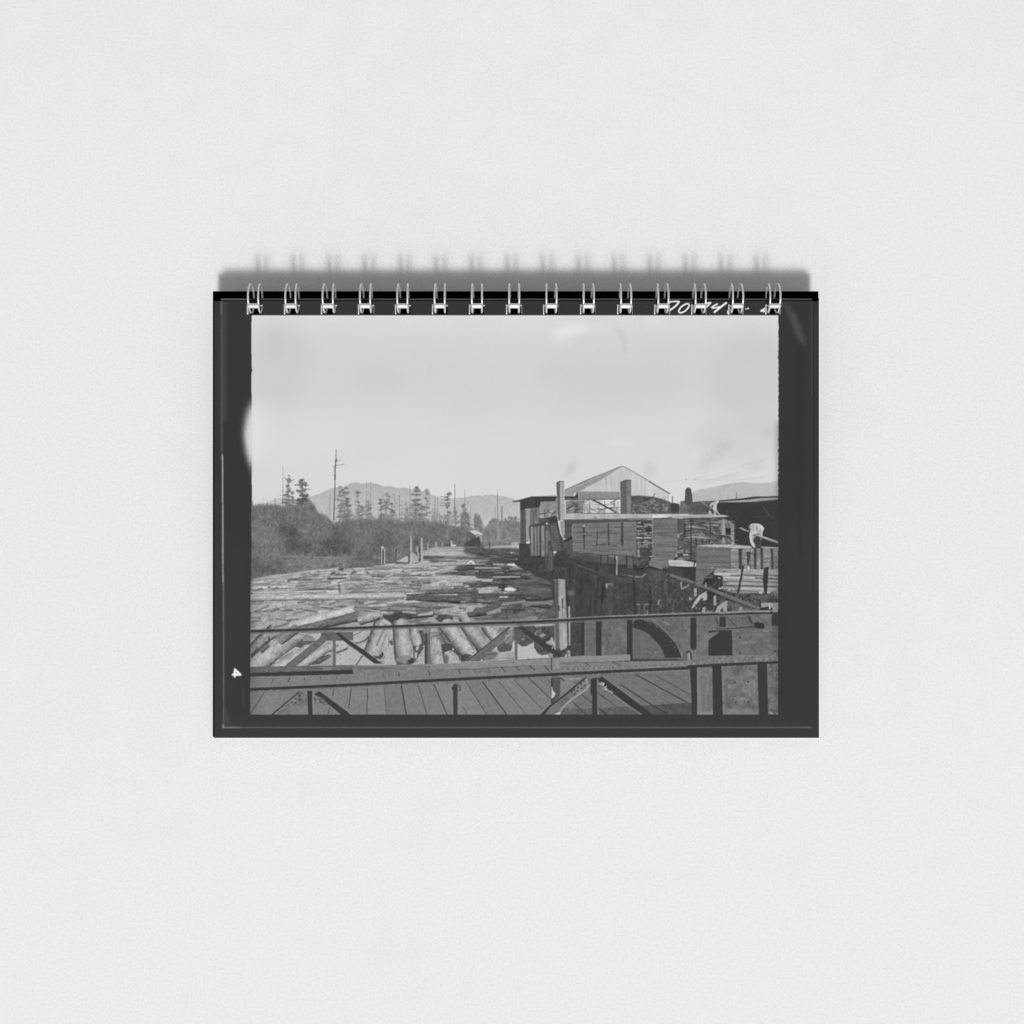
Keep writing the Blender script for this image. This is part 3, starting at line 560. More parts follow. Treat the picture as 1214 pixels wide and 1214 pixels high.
P([(60, 430), (82, 430), (80, 505), (62, 505)], 160); P([(140, 428), (156, 428), (156, 505), (140, 505)], 148); P([(244, 410), (260, 410), (264, 455), (306, 460), (306, 482), (248, 486)], 190, .9)
P([(430, 700), (450, 675), (490, 648), (520, 668), (540, 702), (515, 700), (490, 672), (462, 688)], 214); P([(545, 695), (550, 672), (572, 668), (590, 698)], 140); P([(905, 705), (950, 690), (1040, 685), (1060, 705), (1095, 725), (1010, 722)], 214)
# dark water and wharf shade, right
T(600, 600)
P([(150, 450), (290, 450), (290, 600), (570, 600), (690, 420), (800, 380), (800, 540), (1000, 600), (1214, 690), (1214, 1800), (1000, 1800), (800, 1750), (680, 1700), (600, 1300), (540, 1000), (400, 860), (100, 700), (160, 600)], 69, tex='mott', amp=4)
P([(690, 400), (800, 380), (800, 530), (1214, 580), (1250, 700), (1214, 700), (1000, 660), (800, 640), (690, 560)], 82, .95, tex='mott', amp=9)
P([(240, 840), (300, 830), (500, 890), (560, 950), (380, 910)], 104, .85, tex='hst', amp=8, blur=.5); L([(0, 800), (220, 790), (300, 790)], 1.6, 100, .7, blur=.4); P([(60, 900), (160, 870), (300, 890), (420, 960), (560, 980), (400, 1040), (160, 980)], 100, .7, tex='hlog', amp=14, blur=.6)
P([(0, 950), (100, 930), (340, 1010), (540, 1020), (540, 1080), (420, 1100), (300, 1010)], 96, .6, tex='hlog', amp=14, blur=.6); L([(230, 1150), (330, 1160), (450, 1155), (550, 1180)], 2, 140, .8); L([(300, 1200), (540, 1225)], 2.4, 62, .9); P([(410, 1310), (430, 1260), (490, 1230), (570, 1240), (580, 1320), (500, 1330)], 96, .8, tex='hst', amp=16)

for k in range(34):
    x = rng.uniform(690, 1180); y = rng.uniform(660, 1050); L([(x, y), (x+rng.normal()*6, y+rng.uniform(120, 420))], rng.uniform(1, 3.4), rng.choice((54, 58, 74, 80, 88)), .5, tex='vst', amp=6)
for k in range(16):
    x = rng.uniform(690, 1100); y = rng.uniform(640, 900); L([(x, y), (x+rng.uniform(60, 220), y+rng.uniform(20, 110))], rng.uniform(.8, 2), rng.choice((56, 82, 92)), .5)
T(710, 600)
for k in range(26):
    x = rng.uniform(0, 760); y = rng.uniform(880, 1100); L([(x, y), (x+rng.normal()*6, y+rng.uniform(100, 300))], rng.uniform(1, 3.4), rng.choice((56, 76, 84, 92)), .45, tex='vst', amp=6)
for k in range(18):
    x = rng.uniform(100, 700); y = rng.uniform(860, 1100); L([(x, y), (x+rng.uniform(60, 200), y+rng.uniform(-20, 90))], rng.uniform(.8, 1.8), rng.choice((56, 84, 96)), .45)
# ---- mill -----------------------------------------------------------------------
T(600, 530)
P([(700, 512), (950, 400), (1214, 297), (1383, 228), (1400, 240), (1214, 347), (890, 527), (860, 560), (830, 600), (700, 600)], 160, tex='mott', amp=6)
P([(715, 560), (860, 480), (1100, 380), (1214, 320), (1214, 347), (890, 527), (850, 560), (720, 580)], 146, .7, blur=.5); L([(700, 516), (950, 402), (1214, 299), (1383, 228)], .9, 116, .85); L([(880, 440), (950, 405)], 1.1, 90, .6)
T(710, 530)
P([(-222, 527), (100, 347), (270, 236), (310, 246), (640, 436), (832, 566), (836, 665), (640, 604), (380, 590), (250, 532)], 196, tex='vst', amp=7); P([(280, 240), (310, 246), (640, 436), (832, 566), (832, 640), (640, 580), (380, 500), (300, 320)], 206, .5, tex='vst', amp=5, blur=1)
R(295, 240, 306, 330, 216, .6); R(312, 250, 322, 300, 170, .6); R(75, 370, 90, 440, 158, .7, blur=.4); R(-160, 470, 40, 525, 208, .4, blur=1)
for x in (430, 470, 505, 545, 610, 655): R(x, 450+(x-430)*.3, x+4, 590, 182, .55)
R(600, 440, 640, 590, 215, .5, blur=.6)
L([(275, 228), (310, 240), (450, 318), (640, 432)], 1.0, 128, .9); L([(600, 412), (720, 484), (850, 562)], 1.5, 92, .9); L([(200, 265), (275, 229)], .9, 140, .8)
R(822, 570, 832, 640, 175, .6)
P([(-250, 530), (250, 535), (250, 628), (-260, 632), (-260, 560)], 146, .95, tex='vst', amp=5, grad=130); L([(-260, 630), (-60, 632), (250, 626)], .9, 84, .85)
R(-230, 642, 255, 795, 206, tex='mott', amp=14)
for k in range(26):
    x = rng.uniform(-240, 240); y = rng.uniform(650, 790); d = rng.choice((-1, 1, 1)); l = rng.uniform(30, 120); L([(x, y), (x+l, y+d*l*.55)], rng.uniform(.5, 1.1), rng.uniform(80, 150), .7)
for k in range(9): x = rng.uniform(-180, 240); L([(x, 650), (x+3, 795)], rng.uniform(.5, 1), rng.uniform(90, 150), .7)
L([(-190, 685), (60, 690), (250, 692)], .7, 120, .7); L([(-190, 740), (-20, 745), (250, 725)], 1, 110, .7)
L([(-80, 632), (0, 670), (110, 730), (205, 785)], 1.8, 62); L([(0, 765), (70, 740), (160, 720)], 1.1, 84, .8); R(195, 650, 255, 720, 218, .75); L([(225, 650), (225, 715)], .7, 150); R(165, 650, 195, 790, 150, .7)
P([(-400, 650), (-180, 640), (-190, 795), (-400, 800)], 122, .95, tex='mott', amp=22); L([(-390, 745), (-310, 695)], 1.2, 62, .9); L([(-385, 765), (-330, 735)], 1.1, 180, .8); P([(-320, 750), (-270, 735), (-250, 765), (-300, 765)], 64, .8); R(-235, 660, -200, 790, 128, .6)
P([(-190, 690), (-150, 680), (-110, 760), (-130, 780), (-190, 740)], 196, .7)
for q in range(4): L([(-180, 690+q*24), (-100, 720+q*24)], .8, 110, .7)
L([(-230, 797), (-100, 795), (260, 795)], .9, 84, .9)
P([(385, 592), (480, 590), (640, 602), (740, 625), (830, 662), (960, 680), (975, 805), (380, 805)], 94, tex='mott', amp=11)
L([(385, 588), (480, 586), (640, 600), (740, 622), (850, 665)], 1.3, 100, .9); P([(395, 600), (560, 598), (600, 640), (430, 690), (395, 700)], 72, .6, blur=.6)
for q in (([(395, 745), (500, 668)], 128), ([(400, 710), (440, 680)], 150), ([(470, 690), (600, 650), (640, 630)], 134), ([(500, 690), (620, 790)], 140), ([(560, 672), (640, 725), (720, 770)], 140), ([(600, 640), (680, 700), (720, 752)], 128), ([(480, 730), (540, 795)], 150), ([(400, 760), (440, 800)], 160), ([(640, 640), (760, 690), (800, 740)], 118), ([(540, 770), (620, 800)], 170)): L(q[0], 1.1, q[1], .85)
E(810, 735, 24, 22, 140, .8, tex='fine', amp=14, blur=.6); P([(850, 680), (900, 670), (960, 685), (955, 770), (890, 790), (860, 760)], 66, .9, blur=.4); L([(838, 650), (836, 800)], .9, 66, .7); R(740, 770, 850, 800, 90, .8, tex='fine', amp=18)
P([(874, 590), (887, 590), (886, 670), (872, 670)], 122)
P([(985, 800), (1020, 650), (1120, 655), (1150, 800)], 98, tex='mott', amp=8)
P([(955, 805), (975, 650), (1030, 640), (1070, 805)], 112, tex='mott', amp=6); P([(1060, 805), (1115, 662), (1214, 648), (1260, 650), (1260, 810)], 104, tex='mott', amp=13)
P([(1026, 670), (1034, 515), (1050, 490), (1080, 484), (1102, 500), (1114, 560), (1122, 662), (1085, 700), (1065, 700)], 84, tex='vst', amp=6); R(1068, 520, 1078, 690, 70, .6, blur=.3)
P([(252, 422), (312, 396), (384, 396), (382, 805), (262, 805)], 104, tex='vst', amp=5); R(256, 425, 308, 800, 98, .6, tex='hst', amp=4); R(328, 400, 382, 800, 124, .75, tex='mott', amp=5); R(340, 600, 378, 800, 142, .5, blur=.6); R(316, 400, 328, 795, 80, .7, blur=.2); L([(252, 424), (312, 399), (384, 399)], .9, 66, .8)
T(600, 530)
P([(300, 594), (400, 590), (590, 570), (600, 590), (850, 590), (840, 570), (830, 598), (330, 605)], 172, .9); P([(720, 520), (860, 545), (850, 600), (710, 600)], 158, .8, tex='mott', amp=4)
P([(68, 652), (160, 632), (310, 590), (600, 596), (850, 592), (850, 612), (600, 612), (600, 650), (412, 655), (402, 722), (240, 742), (200, 762), (165, 765), (165, 655), (75, 660)], 68, tex='vst', amp=5)
L([(340, 600), (600, 598), (840, 600)], 1.3, 58, .9); P([(830, 640), (835, 570), (850, 540), (862, 580), (855, 640)], 56, .9); P([(805, 575), (825, 545), (835, 560), (815, 590)], 215, .9); R(700, 610, 850, 640, 88, .9, tex='vst', amp=9)
P([(412, 655), (610, 650), (620, 870), (388, 860), (395, 730)], 142, tex='vst', amp=14); P([(400, 800), (420, 690), (460, 700), (465, 800)], 150, .5, tex='vst', amp=10); L([(395, 802), (480, 802)], 1.2, 66, .8); R(412, 815, 450, 855, 190, .75, blur=.3); R(455, 740, 468, 860, 98, .7)
for k in range(16): x = rng.uniform(470, 590); y = rng.uniform(760, 850); L([(x, y), (x+34, y-26)], 1, rng.choice((72, 84, 175, 185)), .75)
P([(385, 850), (480, 850), (590, 820), (612, 870), (612, 910), (380, 910)], 70, .9, tex='fine', amp=9)
R(168, 755, 238, 1160, 92, tex='vst', amp=6); R(185, 760, 196, 1100, 76, .6); P([(232, 748), (288, 738), (286, 1000), (270, 1130), (240, 1142)], 152, tex='vst', amp=5); P([(288, 738), (395, 722), (385, 920), (280, 945)], 112, tex='vst', amp=6)
R(375, 745, 382, 900, 150, .7); P([(338, 890), (360, 880), (380, 910), (345, 920)], 140, .8)
L([(165, 650), (165, 1150)], .7, 140, .4)
T(710, 530); clutter(390, 610, 830, 800, 80, 80, (62, 72, 130, 146, 158), .6, .5); clutter(1060, 660, 1250, 800, 30, 40, (70, 84, 124, 136), .5, .8); clutter(-390, 650, -190, 795, 40, 60, (62, 78, 150, 170), .6, .5)
# wharf front, planks
T(600, 600)
P([(268, 245), (470, 215), (530, 230), (560, 540), (540, 600), (290, 600)], 90, tex='vst', amp=9); P([(280, 235), (480, 180), (480, 222), (280, 250)], 64, .9, blur=.4)
for x0, x1, y0, y1, v in ((296, 322, 250, 590, 136), (338, 362, 252, 595, 140), (374, 404, 250, 590, 132), (422, 452, 240, 605, 142), (476, 498, 300, 570, 118), (500, 516, 240, 420, 112)): P([(x0, y0), (x1, y0-4), (x1+4, y1), (x0+4, y1)], v, tex='vst', amp=9)
R(398, 250, 414, 600, 58, .8, blur=.2); L([(440, 420), (446, 520)], 1, 90, .7)
P([(490, 165), (610, 130), (650, 340), (700, 420), (660, 540), (560, 540), (540, 400), (500, 230)], 82, .95, tex='mott', amp=7)
for q in range(15):
    y = 245+q*20; L([(530+q*1.5, y), (600+q*4, y+2)], .9, 132, .75); L([(535+q*1.5, y+9), (605+q*4, y+11)], .8, 62, .7)
L([(600, 150), (625, 280), (660, 420), (680, 520)], 1.6, 62, .9); L([(520, 420), (560, 560), (565, 700)], 1.4, 60, .8); P([(495, 150), (610, 128), (610, 200), (520, 210)], 64, .9, blur=.5)
P([(460, 560), (570, 580), (560, 780), (470, 760)], 92, .8, tex='vst', amp=11, blur=.5)
clutter(160, 450, 760, 800, 130, 60, (52, 58, 82, 94, 104), .5, .7); clutter(470, 150, 700, 540, 60, 40, (56, 66, 116, 128), .5, .8)
# posts and big pale beam
P([(600, -278), (640, -298), (650, -294), (652, 170), (625, 180), (612, 0)], 104, tex='vst', amp=5); P([(642, -298), (694, -300), (700, 0), (706, 95), (690, 170), (655, 175), (648, 0)], 166, tex='mott', amp=7); L([(600, -276), (640, -298), (694, -298)], 1, 84, .8); R(645, -260, 660, 90, 182, .5, blur=.3)
P([(640, 180), (698, 178), (690, 300), (692, 392), (678, 394), (655, 300)], 158, tex='vst', amp=8); L([(704, 180), (700, 390)], .9, 58, .9)
P([(705, 98), (900, 94), (1214, 96), (1330, 100), (1754, 100), (1754, 150), (1214, 158), (690, 166)], 178, tex='mott', amp=8); R(900, 130, 1754, 150, 160, .4, tex='hst', amp=10, blur=.4); L([(690, 167), (1214, 160), (1750, 152)], 1.1, 66, .85)
for x in (780, 940, 1250, 1290, 1400): R(x, 100, x+28, 155, 196, .6, blur=.6)
R(1280, 100, 1360, 150, 150, .5, blur=.8); P([(1030, 160), (1060, 120), (1110, 160), (1085, 200), (1040, 195)], 140, .8, tex='fine', amp=14)
# lumber stacks behind the wharf rail
P([(705, 172), (1214, 165), (1750, 165), (1750, 200), (1214, 205), (790, 212), (790, 350), (720, 400), (705, 380)], 80, .95, tex='hst', amp=9)
P([(790, 212), (1214, 195), (1563, 182), (1572, 615), (1400, 600), (1214, 592), (1000, 560), (800, 540)], 118, tex='ply', amp=12)
for q in range(30):
    y = 215+q*12.6; L([(800, y+14), (1180, y+2+q*.6), (1560, y-8+q*1.6)], .55, rng.choice((84, 90, 96, 126, 130)), rng.uniform(.25, .6))
for q in ((805, 250, 80), (860, 310, 66), (930, 355, 70), (1000, 280, 0), (1110, 310, 74), (1090, 460, 66), (1130, 330, 80), (1240, 330, 78), (1230, 480, 70), (1130, 540, 84), (1300, 250, 84)):
    if q[2]: L([(q[0], q[1]), (q[0]+110, q[1]+rng.uniform(-4, 4))], .8, q[2], .75)
for x, y0, y1, w in ((928, 240, 320, 2.6), (930, 345, 390, 2.8), (934, 390, 515, 1.5), (1092, 305, 400, 1.5), (1085, 400, 475, 1.3), (1226, 205, 420, 1.8), (1228, 430, 470, 2.2), (1390, 190, 480, 2.7), (1384, 350, 430, 2.4)): L([(x, y0), (x+2, y1)], w, 70, .85, tex='hst', amp=10)
P([(915, 225), (945, 222), (942, 250), (920, 250)], 160); P([(690, 420), (790, 350), (795, 390), (700, 440)], 60); P([(705, 440), (790, 400), (795, 470), (700, 470)], 92, .8, tex='hst', amp=8)
R(1563, 182, 1750, 600, 70, tex='fine', amp=8); board_rows(1566, 192, 1745, 560, 19, 112, 168, 54, .6)
for y, a, b, v in ((198, 1570, 1615, 160), (242, 1562, 1625, 178), (300, 1565, 1620, 160), (322, 1570, 1640, 160), (340, 1580, 1600, 170), (378, 1560, 1630, 184), (438, 1565, 1620, 150), (465, 1568, 1620, 158), (488, 1570, 1610, 150), (222, 1655, 1740, 150), (242, 1650, 1690, 160), (235, 1715, 1750, 170), (330, 1640, 1690, 150), (348, 1660, 1740, 150), (378, 1650, 1740, 178), (418, 1650, 1700, 150), (440, 1640, 1750, 156), (465, 1650, 1700, 158), (490, 1640, 1700, 160), (318, 1720, 1750, 150)): L([(a, y), ((a+b)/2, y+rng.normal()*3), (b, y+rng.normal()*3)], rng.uniform(1, 1.9), v, .9)
P([(1572, 530), (1610, 515), (1645, 530), (1640, 585), (1590, 610), (1575, 600)], 146, .95, tex='fine', amp=18); P([(1600, 520), (1730, 500), (1720, 620), (1650, 700), (1600, 680)], 72, .9, tex='fine', amp=9)
P([(1560, 640), (1640, 640), (1690, 690), (1560, 720)], 78, .9, tex='fine', amp=18); L([(1600, 670), (1660, 640)], 1.2, 150, .8)
P([(1563, 615), (1700, 600), (1720, 690), (1700, 740), (1560, 740)], 84, .7, tex='fine', amp=14)
# second stack
T(710, 600)
P([(640, 155), (800, 145), (930, 132), (960, 150), (955, 300), (935, 560), (900, 640), (830, 745), (700, 740), (595, 700), (630, 600), (640, 480)], 117, tex='ply', amp=10)
for q in range(38):
    y = 160+q*14; L([(640-max(0, y-480)*.2, y), (930, y-12+q*.9)], .5, rng.choice((84, 92, 126, 132)), rng.uniform(.25, .55))
L([(640, 152), (800, 146), (930, 128)], 1.3, 68, .9)
for y, a, b in ((240, 640, 780), (322, 690, 930), (412, 640, 930), (352, 700, 900), (460, 700, 850), (478, 830, 930), (555, 760, 930), (590, 680, 930), (372, 640, 760), (300, 720, 860)): L([(a, y), (b, y+rng.normal()*5)], .8, rng.choice((80, 86, 132)), .6)
L([(640, 620), (760, 635)], .9, 136, .7); P([(600, 700), (700, 735), (770, 740), (760, 765), (600, 715)], 130, .8, tex='hst', amp=8)
P([(935, 150), (1214, 150), (1640, 160), (1640, 470), (1180, 470), (1170, 660), (930, 650), (945, 400)], 86, tex='mott', amp=12)
R(945, 160, 1020, 300, 92, .8, tex='mott', amp=6)
dashes(1030, 165, 1600, 455, 120, 80, 1.2, 118, 172, .85); dashes(1030, 165, 1600, 455, 60, 60, 1, 52, 64, .8); dashes(1030, 440, 1160, 640, 30, 60, 1.2, 120, 170, .8); dashes(950, 300, 1170, 640, 30, 60, 1, 52, 62, .8)
P([(1045, 240), (1090, 232), (1200, 250), (1200, 268), (1050, 252)], 185, .9); P([(940, 340), (1000, 312), (1005, 335), (965, 345), (965, 385), (940, 380)], 150, .9); P([(1040, 372), (1120, 362), (1214, 380), (1120, 385)], 172, .9); L([(1050, 345), (1120, 340)], 1, 150, .8)
P([(1020, 470), (1070, 460), (1080, 500), (1030, 490)], 130, .9); P([(930, 550), (1010, 510), (1080, 530), (1080, 550), (1010, 562), (940, 565)], 160, .92); P([(1000, 570), (1070, 572), (1070, 598), (1010, 592)], 178, .95); board_rows(1025, 178, 1640, 455, 21, 120, 176, 58, .62, .01); board_rows(950, 470, 1165, 640, 20, 116, 168, 58, .55)
P([(930, 640), (980, 610), (1020, 640), (1010, 655), (940, 655)], 140, .9)
for x, y0, y1 in ((1100, 160, 640), (1018, 170, 300), (1155, 380, 660), (1022, 500, 570), (1120, 400, 460)): L([(x, y0), (x+3, y1)], 1.5, 58, .85)
P([(1090, 535), (1150, 520), (1145, 560), (1090, 560)], 150, .6, tex='fine', amp=25)
# pale stair boards and dark under
P([(830, 650), (1000, 648), (1165, 680), (1170, 726), (1000, 725), (845, 718), (835, 690)], 192, tex='hst', amp=9); L([(850, 680), (1000, 690), (1150, 700)], 1.1, 140, .6); L([(1148, 660), (1135, 720)], 1.3, 56)
P([(840, 726), (1170, 728), (1170, 905), (1050, 890), (820, 800), (825, 740)], 62, tex='hst', amp=5)
P([(0, 700), (220, 705), (470, 780), (600, 740), (830, 790), (1214, 905), (1214, 1300), (0, 1300)], 74, .95, tex='mott', amp=7)
R(0, 592, 470, 700, 108, .6, tex='ply', amp=6)
for x in (20, 105, 330, 408): L([(x, 590), (x, 720)], 1.8, 66, .9)
L([(0, 590), (200, 590), (330, 605), (480, 622)], 1, 66, .9); L([(0, 695), (220, 705), (420, 760), (560, 790)], 2.2, 62, .85); R(340, 620, 405, 740, 106, .7); R(215, 620, 325, 700, 104, .6); L([(340, 735), (410, 745)], .9, 110, .8)
L([(190, 590), (195, 830)], .9, 52); P([(200, 596), (218, 598), (222, 640), (218, 825), (202, 828), (206, 640)], 150); R(202, 600, 220, 640, 182, .8); R(202, 770, 220, 828, 176, .7)
L([(250, 825), (330, 828)], 1, 112, .8); L([(345, 830), (405, 842)], 1.2, 128, .9); L([(425, 845), (510, 852), (560, 812)], 1.7, 140, .9)
P([(10, 790), (100, 800), (260, 860), (400, 890), (460, 930), (300, 920)], 86, .7, blur=.8)
dashes(600, 770, 830, 1000, 30, 12, 1.6, 84, 104, .8, slope=2.4); P([(610, 760), (800, 800), (830, 900), (800, 1000), (640, 1000), (590, 880)], 88, .5, tex='vst', amp=14, blur=1)
for k in range(18): x = rng.uniform(600, 900); y = rng.uniform(770, 1100); L([(x, y), (x+rng.normal()*40, y+rng.uniform(60, 160))], 1.6, rng.choice((58, 96, 104)), .6)

# ---- right-hand yard -----------------------------------------------------------
T(810, 530)
P([(95, 665), (250, 648), (420, 640), (420, 812), (60, 812)], 92, .95, tex='mott', amp=12); P([(230, 700), (330, 690), (300, 790), (260, 780)], 70, .6, blur=.6)
P([(400, 645), (430, 640), (700, 614), (840, 595), (1150, 592), (1150, 1330), (430, 1330), (400, 810)], 61, tex='fine', amp=2)
P([(425, 640), (640, 622), (800, 608), (840, 594), (1145, 588), (1145, 612), (900, 616), (800, 625), (640, 640), (430, 655)], 66); P([(430, 655), (640, 640), (800, 628), (900, 614), (1145, 606), (1145, 625), (1000, 640), (860, 656), (640, 664), (430, 664)], 158, tex='hst', amp=6)
L([(860, 660), (1140, 640)], 1.8, 86, .6, blur=.5); L([(940, 700), (1040, 830)], 1.1, 86, .7); L([(860, 838), (1100, 832)], 1, 80, .6); L([(880, 670), (940, 700)], .9, 74, .6)
for k in range(30): E(rng.uniform(430, 640), rng.uniform(740, 900), 14, 10, rng.uniform(66, 84), .5, blur=.3)
# worker on the tall stack
P([(312, 692), (345, 665), (372, 655), (395, 640), (412, 640), (428, 652), (400, 690), (398, 740), (415, 780), (440, 808), (425, 812), (390, 780), (384, 812), (362, 812), (366, 770), (345, 735), (322, 712)], 178, tex='fine', amp=14)
E(410, 655, 17, 17, 196, .9); P([(335, 700), (352, 690), (360, 715), (350, 735)], 66, .85); L([(215, 655), (270, 695), (330, 745)], 1.2, 148, .85); P([(298, 815), (302, 765), (320, 760), (345, 812)], 176); P([(345, 752), (362, 770), (360, 812), (346, 790)], 72)
P([(285, 760), (300, 745), (298, 800), (285, 800)], 58, .8); P([(350, 735), (395, 700), (396, 745), (376, 765)], 200, .8)
P([(-260, 832), (-140, 812), (0, 818), (480, 812), (548, 828), (480, 842), (300, 846), (0, 856), (-130, 850), (-180, 832)], 174, tex='hst', amp=8); L([(0, 858), (330, 850), (500, 846)], 1.3, 64, .85)
T(810, 600)
P([(0, 155), (480, 148), (600, 210), (620, 460), (160, 462), (155, 650), (0, 650)], 88, tex='mott', amp=14)
dashes(0, 170, 560, 460, 60, 70, 1.2, 115, 178, .8); dashes(0, 170, 560, 640, 55, 60, 1.1, 50, 62, .8)
board_rows(0, 176, 590, 455, 20, 118, 178, 56, .66, .01); board_rows(0, 470, 150, 640, 20, 112, 164, 58, .5)
for x, y0, y1 in ((92, 160, 640), (152, 380, 470), (322, 170, 300), (228, 390, 455), (14, 200, 330)): L([(x, y0), (x+2, y1)], 1.3, 56, .7)
P([(30, 240), (90, 232), (200, 255), (270, 260), (260, 272), (60, 255)], 165, .85); P([(250, 190), (330, 180), (470, 185), (560, 195), (500, 205), (260, 198)], 146, .85, tex='hst', amp=16); P([(240, 222), (330, 218), (430, 225), (420, 235), (250, 232)], 150, .85)
P([(20, 372), (120, 360), (260, 372), (410, 385), (260, 392), (120, 388)], 158, .9); P([(190, 340), (220, 320), (260, 345), (280, 380), (200, 380)], 150, .7, tex='fine', amp=18); L([(10, 345), (150, 338)], 1.2, 140, .7)
P([(455, 190), (480, 148), (500, 165), (505, 350), (465, 350), (440, 300), (425, 260)], 138, .9, tex='vst', amp=14); R(470, 160, 496, 340, 168, .75, blur=.4); R(507, 260, 570, 330, 54, .95); P([(570, 215), (605, 225), (610, 455), (575, 460), (565, 330)], 142, .9, tex='fine', amp=16); L([(500, 160), (570, 205), (605, 235)], 1.1, 150, .9); R(500, 205, 570, 255, 108, .8, tex='fine', amp=14)
R(420, 350, 560, 380, 72, .8); L([(500, 350), (560, 352)], 1.2, 140, .8); R(465, 380, 575, 450, 110, .8, tex='fine', amp=26); P([(470, 380), (496, 380), (494, 452), (470, 450)], 158, .85); R(350, 450, 640, 464, 150, .7, tex='fine', amp=22); L([(600, 265), (630, 268)], 1, 120, .7); L([(600, 408), (655, 412)], 1, 110, .7)
for x, y0, y1 in ((90, 160, 640), (150, 380, 480), (320, 170, 380), (225, 390, 450), (310, 395, 455), (12, 200, 380)): L([(x, y0), (x+2, y1)], 1.4, 58, .75)
P([(20, 530), (60, 520), (75, 555), (30, 560)], 140, .8, tex='fine', amp=18); P([(0, 575), (55, 572), (60, 592), (0, 596)], 176, .9); R(5, 610, 60, 645, 104, .7, tex='fine', amp=18)
P([(-20, 650), (60, 665), (150, 682), (160, 724), (0, 724), (-20, 720)], 190, .95, tex='hst', amp=8); L([(140, 660), (122, 722)], 1.5, 56); P([(0, 728), (160, 728), (150, 920), (80, 900), (0, 870)], 61)
P([(160, 470), (350, 462), (640, 466), (800, 478), (830, 510), (720, 515), (560, 500), (300, 484), (165, 478)], 184, tex='hst', amp=8)
P([(160, 478), (300, 486), (560, 502), (570, 740), (470, 745), (380, 760), (330, 800), (250, 860), (230, 930), (145, 930)], 112, tex='ply', amp=10)
for q in range(28):
    y = 490+q*13; L([(165, y), (360, y+7), (560, y+14)], .5, rng.choice((86, 92, 124, 130)), rng.uniform(.25, .5))
for q in range(9): y = 520+q*38+rng.uniform(-8, 8); L([(170, y), (360, y+8), (560, y+14)], .7, rng.choice((84, 90, 128)), .5)
R(562, 505, 1145, 765, 128, tex='mott', amp=20)
dashes(570, 510, 1140, 760, 110, 46, 1, 150, 172, .7); dashes(570, 510, 1140, 760, 90, 50, .9, 66, 84, .75)
for pts in ([(662, 510), (700, 515), (692, 760), (664, 750)], [(760, 540), (800, 545), (786, 720), (762, 690)], [(842, 500), (872, 505), (868, 755), (848, 750)], [(922, 505), (950, 505), (950, 755), (932, 755)], [(1044, 505), (1070, 510), (1076, 750), (1054, 750)]): P(pts, 66, .93, tex='fine', amp=9)
P([(700, 512), (790, 500), (832, 512), (835, 550), (760, 545), (705, 535)], 150, .85, tex='hst', amp=16); E(1010, 660, 34, 38, 132, .6, blur=.8); E(1012, 660, 12, 14, 86, .6, blur=.5); R(965, 718, 1050, 728, 60, .8)
for x0, x1 in ((562, 660), (700, 760), (800, 846), (874, 922), (954, 1042), (1078, 1142)):
    y = 512
    while y < 752:
        h_ = rng.uniform(9, 19); nb = rng.integers(1, 3); xe = x0
        for b_ in range(nb):
            x2 = x1 if b_ == nb-1 else x0+(x1-x0)*rng.uniform(.3, .7)
            R(xe+rng.uniform(0, 7), y, x2-rng.uniform(1, 7), y+h_*.72, rng.uniform(112, 164), .8, blur=.12); xe = x2
        y += h_
    L([(x0, 510), (x0, 755)], .9, 72, .5)
for x0, x1 in ((562, 660), (695, 760), (800, 845), (872, 925), (952, 1044), (1076, 1140)):
    for q in range(11): y = 520+q*22+rng.uniform(-5, 5); L([(x0+rng.uniform(0, 12), y), (x1-rng.uniform(0, 12), y+rng.uniform(-3, 3))], .8, rng.choice((88, 150, 158)), .6)
P([(765, 725), (785, 720), (795, 752), (772, 758)], 210)
P([(925, 488), (1145, 490), (1145, 505), (930, 502)], 176, .9); R(955, 505, 1045, 560, 132, .7, tex='hst', amp=10)
# worker bending with a plank
P([(660, 258), (690, 256), (785, 298), (780, 310), (720, 292)], 152)
P([(850, 350), (920, 350), (945, 375), (935, 420), (925, 482), (885, 492), (850, 455), (845, 400)], 74, tex='fine', amp=8); P([(920, 375), (940, 378), (938, 410), (925, 412)], 120, .9); E(905, 470, 18, 14, 92, .7)
P([(778, 262), (790, 228), (820, 210), (865, 206), (912, 213), (948, 238), (968, 268), (952, 305), (946, 345), (950, 378), (930, 382), (924, 340), (890, 328), (850, 334), (828, 356), (828, 410), (848, 455), (868, 492), (850, 502), (822, 480), (800, 430), (790, 370), (792, 320), (806, 285), (800, 262)], 196, tex='mott', amp=6)
P([(775, 265), (785, 235), (802, 225), (800, 275), (806, 300), (790, 300)], 92, .85, blur=.3); P([(872, 245), (885, 235), (892, 285), (870, 295)], 130, .75, blur=.5); P([(925, 225), (955, 245), (966, 272), (945, 305), (935, 270)], 216, .7, blur=.4); P([(820, 380), (834, 350), (850, 360), (835, 420), (860, 480), (840, 470)], 212, .8, blur=.3)
P([(842, 352), (870, 352), (862, 382), (845, 378)], 150, .8); L([(880, 232), (884, 262), (878, 300)], .9, 118, .7, blur=.25); L([(812, 232), (838, 262), (842, 310)], .7, 140, .6, blur=.25); L([(832, 335), (826, 372), (838, 430)], .7, 120, .6, blur=.2); L([(925, 262), (918, 300), (905, 325)], .7, 132, .6, blur=.25); P([(850, 478), (872, 486), (868, 500), (848, 502)], 150, .9); P([(866, 395), (905, 380), (900, 470), (880, 470)], 60, .7, blur=.4)
P([(803, 240), (830, 215), (850, 215), (845, 290), (815, 330), (800, 320)], 168, .6, blur=.5); P([(895, 290), (940, 300), (930, 335), (890, 325)], 158, .6, blur=.5)
